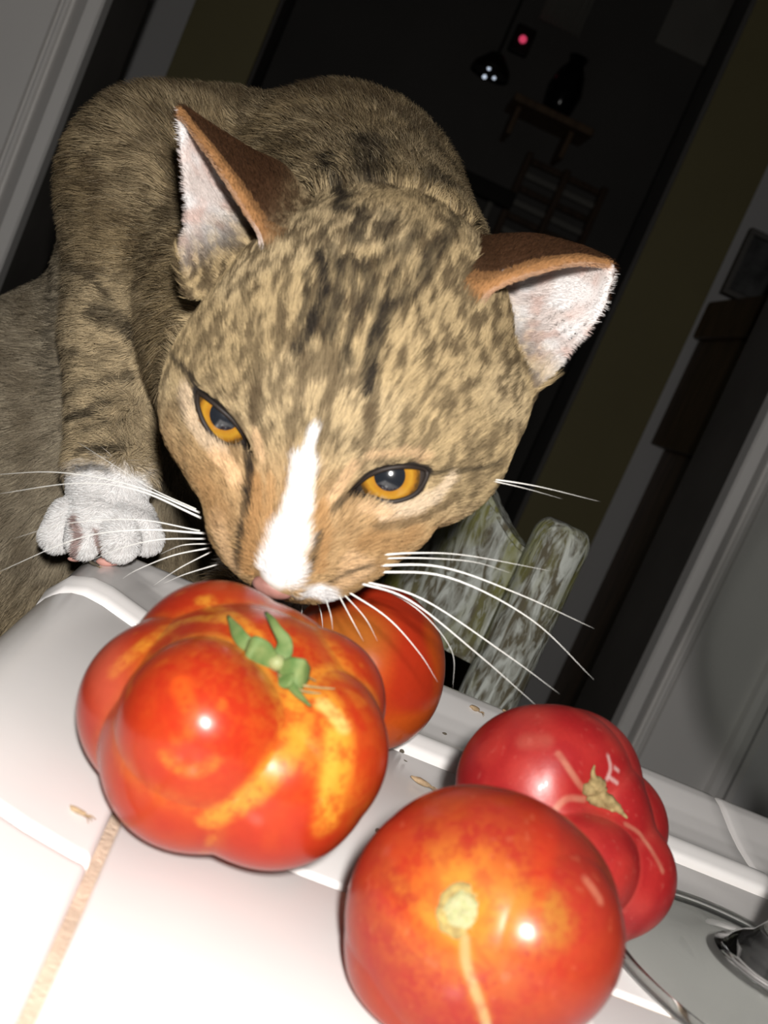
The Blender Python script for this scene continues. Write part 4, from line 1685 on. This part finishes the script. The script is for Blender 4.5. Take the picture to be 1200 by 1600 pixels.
def iris_mat():
    m, N, L, b = mat_new('amber_iris')
    tc = N.new('ShaderNodeTexCoord')
    sx = N.new('ShaderNodeVectorMath')
    sx.operation = 'LENGTH'
    mp = N.new('ShaderNodeMapping')
    mp.inputs['Scale'].default_value = (1, 1, 0)
    L.new(tc.outputs['Object'], mp.inputs['Vector'])
    L.new(mp.outputs['Vector'], sx.inputs[0])
    nz = N.new('ShaderNodeTexNoise')
    nz.inputs['Scale'].default_value = 700
    nz.inputs['Detail'].default_value = 4
    L.new(tc.outputs['Object'], nz.inputs['Vector'])
    mr = N.new('ShaderNodeMapRange')
    mr.inputs['From Min'].default_value = 0.0030
    mr.inputs['From Max'].default_value = 0.0070
    L.new(sx.outputs['Value'], mr.inputs['Value'])
    ad = N.new('ShaderNodeMath')
    ad.operation = 'MULTIPLY_ADD'
    ad.inputs[1].default_value = 0.35
    L.new(nz.outputs['Fac'], ad.inputs[0])
    sb = N.new('ShaderNodeMath')
    sb.operation = 'SUBTRACT'
    sb.inputs[1].default_value = 0.17
    L.new(mr.outputs['Result'], sb.inputs[0])
    L.new(sb.outputs['Value'], ad.inputs[2])
    rp = N.new('ShaderNodeValToRGB')
    e = rp.color_ramp.elements
    e[0].position = 0.0
    e[0].color = (0.22, 0.09, 0.012, 1)
    e[1].position = 1.0
    e[1].color = (0.10, 0.05, 0.012, 1)
    for p_, c_ in ((0.25, (0.33, 0.145, 0.014, 1)), (0.6, (0.42, 0.22, 0.022, 1)), (0.86, (0.30, 0.13, 0.014, 1))):
        k = e.new(p_)
        k.color = c_
    L.new(ad.outputs['Value'], rp.inputs['Fac'])
    L.new(rp.outputs['Color'], b.inputs['Base Color'])
    setp(b, Roughness=0.25)
    b.inputs['Coat Weight'].default_value = 0.5
    b.inputs['Coat Roughness'].default_value = 0.03
    return m


IRIS = iris_mat()
PUP = plain('pupil_black', (0.012, 0.014, 0.018), 0.12, 0.6)


def cap_mesh(rad, ang0, ang1, nr=10, na=40):
    Vv, Ff = [], []
    for i in range(nr+1):
        th = ang0+(ang1-ang0)*i/nr
        for j in range(na):
            ph = 2*pi*j/na
            Vv.append((rad*sin(th)*cos(ph), rad*sin(th)*sin(ph), rad*cos(th)))
    for i in range(nr):
        for j in range(na):
            j2 = (j+1) % na
            Ff.append((i*na+j, (i+1)*na+j, (i+1)*na+j2, i*na+j2))
    return mesh_from(Vv, Ff)


for (ctr, g, e1, e2, pl) in EYE:
    me = mesh_from(*[np.array(ico(4)[0])*0.0100, ico(4)[1]])
    eb = link('eyeball', me, eye_mat, cat)
    Rm = Matrix(((e1[0], e2[0], g[0], 0), (e1[1], e2[1], g[1], 0), (e1[2], e2[2], g[2], 0), (0, 0, 0, 1)))
    Rm.translation = Vector(ctr-CB)
    eb.matrix_local = Rm
    link('iris', cap_mesh(0.01006, 0.25, 0.84), IRIS, eb)
    link('pupil', cap_mesh(0.01010, 0.002, 0.39), PUP, eb)
    cv = bez(np.vstack([pl, pl[:1]]) + g*0.0004, 60)
    Vv, Ff = tube(cv[:-1], 0.00062, 8, False)
    n_ = len(cv)-1
    for j in range(8):
        j2 = (j+1) % 8
        Ff.append(((n_-1)*8+j, (n_-1)*8+j2, j2, j))
    link('eyelid', mesh_from(np.array(Vv)-CB, Ff), MAT['lid'], cat)

# nose leather
nv_, nf_ = ico(4)
nose_c = hp(2.4, -33.2, -2.2)
q = nv_.copy()
sc = np.array([5.2, 2.6, 3.2])*0.001
q = q*sc
q[:, 1] -= 0.0012*np.exp(-((np.abs(q[:, 0])-0.0027)/0.0011)**2)*(q[:, 2] > 0)*0
nm = HO*0 + nose_c + q[:, :1]*hx + q[:, 1:2]*hy + q[:, 2:3]*hz
link('nose', mesh_from(nm-CB, nf_), MAT['nose'], cat)

# toe pads glimpsed between the toes
for (x_, y_, r) in ((118, 876, 10), (170, 880, 16)):
    p = at(x_, y_-3, 0.3815)
    a_, b_ = ico(2)
    link('toe_pad', mesh_from(p + (a_[:, :1]*Rt*1.3 + a_[:, 1:2]*Up*0.5 + a_[:, 2:3]*Fw*0.7)*px(r, 0.38) - CB, b_), MAT['pad'], cat)

# whiskers
WH = [
    # towards the counter corner
    ([(304, 798), (205, 758), (90, 738), (-15, 742)], .00032, .018), ([(306, 806), (215, 766), (120, 755), (-5, 772)], .00036, .012),
    ([(303, 828), (215, 812), (105, 818), (20, 842)], .00022, .010), ([(312, 833), (220, 828), (120, 842), (-5, 895)], .00034, .006),
    ([(312, 842), (250, 843), (190, 856), (130, 880)], .00026, .004), ([(318, 858), (270, 868), (215, 890), (190, 905)], .00024, .002),
    ([(322, 866), (280, 888), (240, 915)], .0002, .000), ([(333, 884), (290, 897), (255, 912)], .0002, .000), ([(298, 792), (240, 765), (180, 728), (120, 690)], .00018, .014),
    ([(320, 850), (285, 852), (250, 866)], .0002, .002),
    # towards the chair
    ([(590, 868), (650, 864), (730, 868), (860, 892)], .00030, .016), ([(596, 873), (660, 872), (740, 878), (800, 896)], .00022, .012),
    ([(588, 884), (690, 886), (810, 928), (928, 982)], .00036, .012), ([(590, 894), (700, 902), (830, 968), (928, 1062)], .00036, .008),
    ([(568, 909), (660, 936), (790, 1022), (874, 1084)], .00032, .006), ([(566, 913), (640, 938), (750, 1025), (842, 1106)], .00034, .004),
    ([(572, 908), (650, 950), (705, 1015), (708, 1076)], .00018, .006), ([(545, 926), (605, 965), (655, 1020), (684, 1066)], .00026, .000),
    ([(530, 932), (548, 965), (568, 1002)], .00022, -.002), ([(538, 930), (570, 965), (590, 1002)], .0002, -.001),
    ([(496, 940), (502, 960), (505, 988)], .00018, -.003), ([(510, 940), (517, 962), (520, 985)], .00018, -.003), ([(472, 940), (472, 952), (470, 968)], .00014, -.003),
    # from the cheek
    ([(766, 748), (840, 760), (938, 784)], .00022, .015), ([(764, 750), (820, 763), (880, 780)], .00016, .015),
]
for (pts, r0, back_) in WH:
    h_, nr_ = hit(*pts[0])
    if h_ is None:
        for dx_ in (6, -6, 12, -12, 18, -18):
            h_, nr_ = hit(pts[0][0]+dx_, pts[0][1]-abs(dx_)*0.5)
            if h_ is not None and (h_-CAM) @ Fw < 0.33:
                break
    D0 = 0.268 if h_ is None else min((h_-CAM) @ Fw, 0.30)
    k = len(pts)
    q = [at(p[0], p[1], D0 - 0.0015*(i == 0)*0 + back_*(i/(k-1))**1.2 - 0.003*(0 < i < k-1)) for i, p in enumerate(pts)]
    d0 = q[0]-q[1]
    q[0] = q[0] + d0/np.linalg.norm(d0)*0.0015 + Fw*0.001
    c_ = bez(q, 22)
    Vv, Ff = tube(c_, r0*np.linspace(1, 0.06, 22)**0.9, 6)
    link('whisker', mesh_from(np.array(Vv)-CB, Ff), MAT['whisker'], cat)

# ------------------------------------------------------------------ fur
tri = np.vstack([Q[:, [0, 1, 2]], Q[:, [0, 2, 3]]])
A, B, C_ = V[tri[:, 0]], V[tri[:, 1]], V[tri[:, 2]]
area = 0.5*np.linalg.norm(np.cross(B-A, C_-A), axis=1)
cen = (A+B+C_)/3
hd = np.linalg.norm(cen-HEADC, axis=1)
headw = 1-sstep(0.055, 0.075, hd)
fn = np.cross(B-A, C_-A)
fn /= np.linalg.norm(fn, axis=1)[:, None]+1e-12
toward = (fn*(CAM-cen)).sum(1)/np.linalg.norm(CAM-cen, axis=1)
dens = 0.9e6 + 9.5e6*headw + 3.2e6*(1-headw)*(cen[:, 2] > ZC-0.02)
dens = dens*np.where(toward < -0.35, 0.3, 1.0)
dens[cen[:, 2] < ZC-0.08] *= 0.35
# no fur inside the eye openings
for (ctr, g, e1, e2, pl) in EYE:
    P2 = np.c_[(pl-ctr) @ e1, (pl-ctr) @ e2]
    r_ = cen-ctr
    m = np.linalg.norm(r_, axis=1) < 0.02
    d2 = poly_sdf2(P2, r_[m] @ e1, r_[m] @ e2)
    dm = dens[m]
    dm[d2 < 0.0012] = 0
    dens[m] = dm
dens[np.linalg.norm(cen-nose_c, axis=1) < 0.0052] = 0
lam = area*dens
cntt = np.floor(lam + RNG.random(len(lam))).astype(int)
ti = np.repeat(np.arange(len(tri)), cntt)
n = len(ti)
u = RNG.random(n)
v = RNG.random(n)
sw = u+v > 1
u[sw], v[sw] = 1-u[sw], 1-v[sw]
w = 1-u-v
root = A[ti]*w[:, None]+B[ti]*u[:, None]+C_[ti]*v[:, None]
nrm = VN[tri[ti, 0]]*w[:, None]+VN[tri[ti, 1]]*u[:, None]+VN[tri[ti, 2]]*v[:, None]
nrm /= np.linalg.norm(nrm, axis=1)[:, None]+1e-12
hw = headw[ti]
hc = fur_color(root, nrm, 0.0)
hc, inn_h, tt_h, ss_h, on_h = ear_color(hc, root, nrm)
# lie of the coat
dh = root-hp(4, -34, 4)
dh /= np.linalg.norm(dh, axis=1)[:, None]
away = root-HEADC
away /= np.linalg.norm(away, axis=1)[:, None]
db = away*0.9 + np.array([-0.10, 0.25, -0.55])
db /= np.linalg.norm(db, axis=1)[:, None]
flow = dh*hw[:, None]+db*(1-hw)[:, None]
# inside the ears hair sweeps out to the lateral rim
for (pts, nr2, T_, S_) in EARS:
    g3 = pts.reshape(64, 44, 3)
    lat = g3[32, -1]-g3[40, 4]
    lat /= np.linalg.norm(lat)
    m = inn_h & (np.linalg.norm(root-g3[36, 22], axis=1) < 0.05)
    flow[m] = lat*0.75 + (g3[0, 20]-g3[50, 20])/np.linalg.norm(g3[0, 20]-g3[50, 20])*0.45
cl3 = (np.stack([vnoise(root, 260, s_) for s_ in (61, 62, 63)], 1)-0.5)*0.9 + (RNG.random((n, 3))-0.5)*0.55
flow = flow + cl3*np.where(hw > 0.5, 0.5, 0.75)[:, None]
flow -= nrm*((flow*nrm).sum(1))[:, None]
flow /= np.linalg.norm(flow, axis=1)[:, None]+1e-9
loc_y = (root-HO) @ hy
length = np.where(hw > 0.5, np.interp(loc_y, [-0.035, -0.01, 0.02, 0.05], [0.0024, 0.0030, 0.0036, 0.0050]), 0.0105)
length = length*hw + (1-hw)*0.0105
lgd = stroke3(root, np.array([at(185, 520, 0.39), at(175, 640, 0.385), at(165, 800, 0.38)]), 0.026)
length = length*(1-lgd)+0.0055*lgd
pwd = np.linalg.norm(root-PAWC, axis=1)
length = np.where(pwd < 0.026, 0.0020, length)
length = np.where(root[:, 2] < ZC-0.05, length*1.1, length)
length = np.where(on_h & ~inn_h & (tt_h < 0.8), 0.0022, length)
length = np.where(inn_h, np.interp(tt_h, [0.0, 0.3, 0.7, 1.0], [0.0012, 0.0030, 0.0065, 0.005])*np.interp(ss_h, [0, 0.5, 0.65, 0.85, 1], [0.12, 0.14, 0.9, 0.45, 0.2]), length)
length = np.where(on_h & ((ss_h < 0.06) | (ss_h > 0.94)) & (tt_h < 0.8), 0.0016, length)
length *= 0.7+0.6*RNG.random(n)
lift = np.where(hw > 0.5, 0.26, 0.42) + 0.12*(RNG.random(n)-0.5)
lift = np.where(inn_h, 0.30, lift)
lift = np.where(on_h & ~inn_h, 0.15, lift)
tip = root + (flow*np.cos(lift)[:, None]+nrm*np.sin(lift)[:, None])*length[:, None]
midp = root + (flow*np.cos(lift*1.6)[:, None]+nrm*np.sin(lift*1.6)[:, None])*length[:, None]*0.5
jv = 0.75+0.5*RNG.random(n)
hc = np.clip(hc*jv[:, None], 0.008, 0.9)
# a few all-dark guard hairs through the ticked coat
gd = (RNG.random(n) < 0.10) & (hc.mean(1) < 0.45) & ~inn_h
hc[gd] *= 0.35
lt = (RNG.random(n) < 0.06) & (hw < 0.5) & ~on_h & (hc.mean(1) < 0.5)
hc[lt] = hc[lt]*0.5+np.array([0.45, 0.37, 0.25])*0.5
hcur = bpy.data.hair_curves.new('fur')
hcur.add_curves([3]*n)
pos = np.stack([root-nrm*0.0004, midp, tip], 1)-CB
hcur.attributes['position'].data.foreach_set('vector', pos.reshape(-1).astype(np.float32))
ra = hcur.attributes.get('radius') or hcur.attributes.new('radius', 'FLOAT', 'POINT')
rb = np.where((hw > 0.5) | on_h, 0.000060, 0.000105)
rad_ = np.stack([rb, rb*0.85, rb*0.15], 1).reshape(-1).astype(np.float32)
ra.data.foreach_set('value', rad_)
ca = hcur.attributes.new('Col', 'FLOAT_COLOR', 'CURVE')
cc4 = np.ones((n, 4), np.float32)
cc4[:, :3] = hc
ca.data.foreach_set('color', cc4.ravel())
fur = bpy.data.objects.new('fur', hcur)
COL.objects.link(fur)
hcur.materials.append(MAT['hair'])
fur.parent = cat
fur['kind'] = 'stuff'
print('CAT verts', nv, 'hairs', n, 'grid', FLD.shape)

# ------------------------------------------------------------------ hall and the dark room beyond
hut = empty('wooden_hutch', (0.95, 1.93, 0))
tag(hut, 'dark brown wooden hutch against the white hall wall', 'hutch')


def hbox(name, x0, x1, y0, y1, z0, z1, mat, parent=None, bev=0.002):
    bm = box_bm(x0, x1, y0, y1, z0, z1, bev)
    for v in bm.verts:
        v.co -= Vector((0.95, 1.93, 0))
    return link(name, bm_mesh(bm), MAT[mat], parent or hut)


hbox('cornice', 0.637, 1.26, 1.80, 2.08, 1.335, 1.411, 'dark_wood', bev=0.006)
hbox('top_case', 0.652, 1.25, 1.82, 2.08, 1.12, 1.335, 'dark_wood')
hbox('body', 0.682, 1.23, 1.78, 2.08, 0.06, 1.12, 'dark_wood')
for x0, x1 in ((0.690, 0.955), (0.960, 1.222)):
    d_ = hbox('door', x0, x1, 1.762, 1.7795, 0.10, 0.78, 'dark_wood', bev=0.004)
    hbox('moulding', x0+0.03, x0+0.042, 1.755, 1.7625, 0.16, 0.72, 'light_wood', d_)
    hbox('moulding', x1-0.042, x1-0.03, 1.755, 1.7625, 0.16, 0.72, 'light_wood', d_)
    d_ = hbox('drawer', x0, x1, 1.762, 1.7795, 0.80, 1.10, 'dark_wood', bev=0.004)
    hbox('knob', (x0+x1)/2-0.012, (x0+x1)/2+0.012, 1.740, 1.7625, 0.94, 0.964, 'light_wood', d_, 0.006)
hbox('corner_post', 0.674, 0.690, 1.765, 1.785, 0.06, 1.30, 'light_wood', bev=0.004)
hbox('plinth', 0.69, 1.22, 1.80, 2.07, 0.0, 0.06, 'black_wood')
pf = empty('framed_picture', (0.70, 1.95, 1.411))
tag(pf, 'small dark framed picture standing on top of the wooden hutch', 'picture')


def pbox(name, x0, x1, y0, y1, z0, z1, mat, bev=0.001):
    bm = box_bm(x0, x1, y0, y1, z0, z1, bev)
    for v in bm.verts:
        v.co -= Vector((0.70, 1.95, 1.411))
    return link(name, bm_mesh(bm), mat, pf)


pbox('backing', 0.617, 0.790, 1.952, 1.960, 1.415, 1.528, MAT['black_wood'])
for a in ((0.612, 0.795, 1.4115, 1.421), (0.612, 0.795, 1.524, 1.534), (0.612, 0.621, 1.421, 1.524), (0.786, 0.795, 1.421, 1.524)):
    pbox('frame_bar', a[0], a[1], 1.944, 1.960, a[2], a[3], plain('frame_grey', (0.16, 0.15, 0.14), 0.5))
pbox('print', 0.6225, 0.7845, 1.949, 1.9515, 1.4225, 1.5225, plain('faded_print', (0.13, 0.13, 0.13), 0.6, noise=0.9, nscale=26, col2=(0.02, 0.02, 0.02)))

YE2 = 3.30
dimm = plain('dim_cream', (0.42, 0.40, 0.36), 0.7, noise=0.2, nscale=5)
brn = MAT['light_wood']


def wpt(x_, y_, Y=YE2-0.04):
    return on_y(x_, y_, Y)


# a louvred shutter and balusters of the stairs that show faintly in the dark room
stair = empty('stair_balustrade', tuple(np.array(wpt(720, 300))*[1, 1, 0]))
tag(stair, 'pale stair balustrade faintly visible in the dark room', 'balustrade')
sl0 = Vector(stair.location)


def sbox(name, x0, x1, y0, y1, z0, z1, mat, parent, org, bev=0.003):
    bm = box_bm(x0, x1, y0, y1, z0, z1, bev)
    for v in bm.verts:
        v.co -= org
    return link(name, bm_mesh(bm), mat, parent)


for (xa, xb, yy) in ((690, 706, 215), (716, 728, 225), (748, 770, 240), (790, 800, 250)):
    a = wpt(xa, yy)
    b = wpt(xb, yy)
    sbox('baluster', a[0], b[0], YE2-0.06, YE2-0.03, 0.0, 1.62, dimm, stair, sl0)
a, b = wpt(600, 150), wpt(800, 250)
sbox('handrail', a[0], b[0]+0.05, YE2-0.075, YE2-0.025, 1.621, 1.67, MAT['black_wood'], stair, sl0)
shelf_l, shelf_r = wpt(795, 160), wpt(890, 190)
sh = empty('wall_shelf', (float(shelf_l[0]), YE2-0.02, float(shelf_l[2])))
tag(sh, 'narrow brown wall shelf in the dark room beyond the olive doorway', 'shelf')
so = Vector(sh.location)
sbox('board', shelf_l[0], shelf_r[0]+0.06, YE2-0.17, YE2-0.001, shelf_l[2]-0.02, shelf_l[2], brn, sh, so)
for q in (0.02, shelf_r[0]-shelf_l[0]):
    sbox('bracket', shelf_l[0]+q, shelf_l[0]+q+0.015, YE2-0.13, YE2-0.001, shelf_l[2]-0.10, shelf_l[2]-0.0205, brn, sh, so)
vz = [(0.001, 0), (0.03, 0), (0.045, 0.03), (0.052, 0.08), (0.04, 0.13), (0.022, 0.16), (0.028, 0.18), (0.001, 0.181)]
Vv, Ff = lathe(vz, 24)
va = link('vase', bm_mesh((lambda b_, m: (b_.from_mesh(m), b_)[1])(bmesh.new(), mesh_from(Vv, Ff)), True), plain('black_glaze', (0.015, 0.015, 0.016), 0.15), None, (float(shelf_l[0])+0.13, YE2-0.09, float(shelf_l[2])+0.0005))
tag(va, 'black rounded vase on the wall shelf in the dark room', 'vase')
a, b = wpt(835, 40, YE2-0.01), wpt(890, 60, YE2-0.01)
cur = empty('curtain', (float(a[0]), YE2-0.03, 0))
tag(cur, 'pale narrow curtain hanging in the dark room', 'curtain')
xs_ = np.linspace(a[0], b[0]+0.02, 60)
Vv, Ff = [], []
for z in (shelf_l[2]+0.25, CH-0.02):
    for s_, yo in ((0, 0.0), (1, 0.006)):
        for i, x_ in enumerate(xs_):
            Vv.append((x_-a[0], 0.012*sin(i*0.9)+yo - 0.0, z))
n_ = len(xs_)
for i in range(n_-1):
    Ff += [(i, i+1, 2*n_+i+1, 2*n_+i), (n_+i+1, n_+i, 3*n_+i, 3*n_+i+1), (i, n_+i, n_+i+1, i+1), (2*n_+i, 2*n_+i+1, 3*n_+i+1, 3*n_+i)]
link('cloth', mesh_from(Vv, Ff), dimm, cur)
sbox('rod', a[0]-0.04, b[0]+0.06, YE2-0.035, YE2-0.015, CH-0.02, CH-0.0005, MAT['black_wood'], cur, Vector((a[0], YE2-0.03, 0)))
pa, pb = wpt(1050, 10), wpt(1150, 40)
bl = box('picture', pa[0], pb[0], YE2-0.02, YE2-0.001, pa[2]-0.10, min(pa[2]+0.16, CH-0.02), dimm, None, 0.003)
tag(bl, 'dim pale panel hanging high on the end wall of the dark room', 'picture')
# louvred shutter
la, lb = wpt(820, 250), wpt(955, 290)
lv = empty('louvre_shutter', (float(la[0]), YE2-0.02, 0))
tag(lv, 'dark louvred shutter on the end wall of the dark room', 'shutter')
lo_ = Vector(lv.location)
zt, zb = la[2]+0.03, la[2]-0.45
for xx in (la[0], (la[0]+lb[0])/2-0.01, lb[0]-0.02):
    sbox('stile', xx, xx+0.02, YE2-0.035, YE2-0.001, zb, zt, MAT['dark_wood'], lv, lo_)
k = 0
z = zb+0.03
while z < zt-0.02:
    for xx in (la[0]+0.0205, (la[0]+lb[0])/2+0.0105):
        sbox('slat', xx, xx+(lb[0]-la[0])/2-0.031, YE2-0.030, YE2-0.006, z, z+0.018, dimm if k % 2 else MAT['dark_wood'], lv, lo_)
    z += 0.042
    k += 1
# alarm sensor with a red light, pendant with three tiny glints put in as glowing beads
q = wpt(818, 60)
al = empty('alarm_sensor', (float(q[0]), YE2-0.0005, float(q[2])))
tag(al, 'small black alarm sensor with a glowing red light high in the dark room', 'sensor')
link('housing', bm_mesh(box_bm(-0.03, 0.03, -0.028, 0.0, -0.04, 0.04, 0.006)), MAT['black_wood'], al)
a_, b_ = ico(3)
link('red_light', mesh_from(a_*0.011+np.array([0, -0.030, 0]), b_), emit('red_glow', (0.75, 0.06, 0.14), 0.75), al)
q = wpt(765, 116, YE2-0.25)
pe = empty('pendant_lamp', (float(q[0]), float(q[1]), float(q[2])))
tag(pe, 'black pendant lamp with three tiny glowing white glints in the dark room', 'lamp')
Vv, Ff = tube([(0, 0, 0.05), (0, 0, CH-float(q[2])-0.0005)], 0.004, 8)
link('cord', mesh_from(Vv, Ff), MAT['black_wood'], pe)
Vv, Ff = lathe([(0.001, 0.06), (0.02, 0.055), (0.05, 0.02), (0.055, 0.0), (0.05, 0.004), (0.001, 0.05)], 24)
link('shade', mesh_from(Vv, Ff), MAT['black_wood'], pe)
for (x_, y_, r) in ((757, 120, 0.0052), (764, 107, 0.0045), (772, 122, 0.0042)):
    w_ = on_y(x_, y_, YE2-0.25)-np.array(q)
    link('glint', mesh_from(a_*r+w_, b_), emit('glint_glow', (0.75, 0.85, 1.0), 0.9), pe)
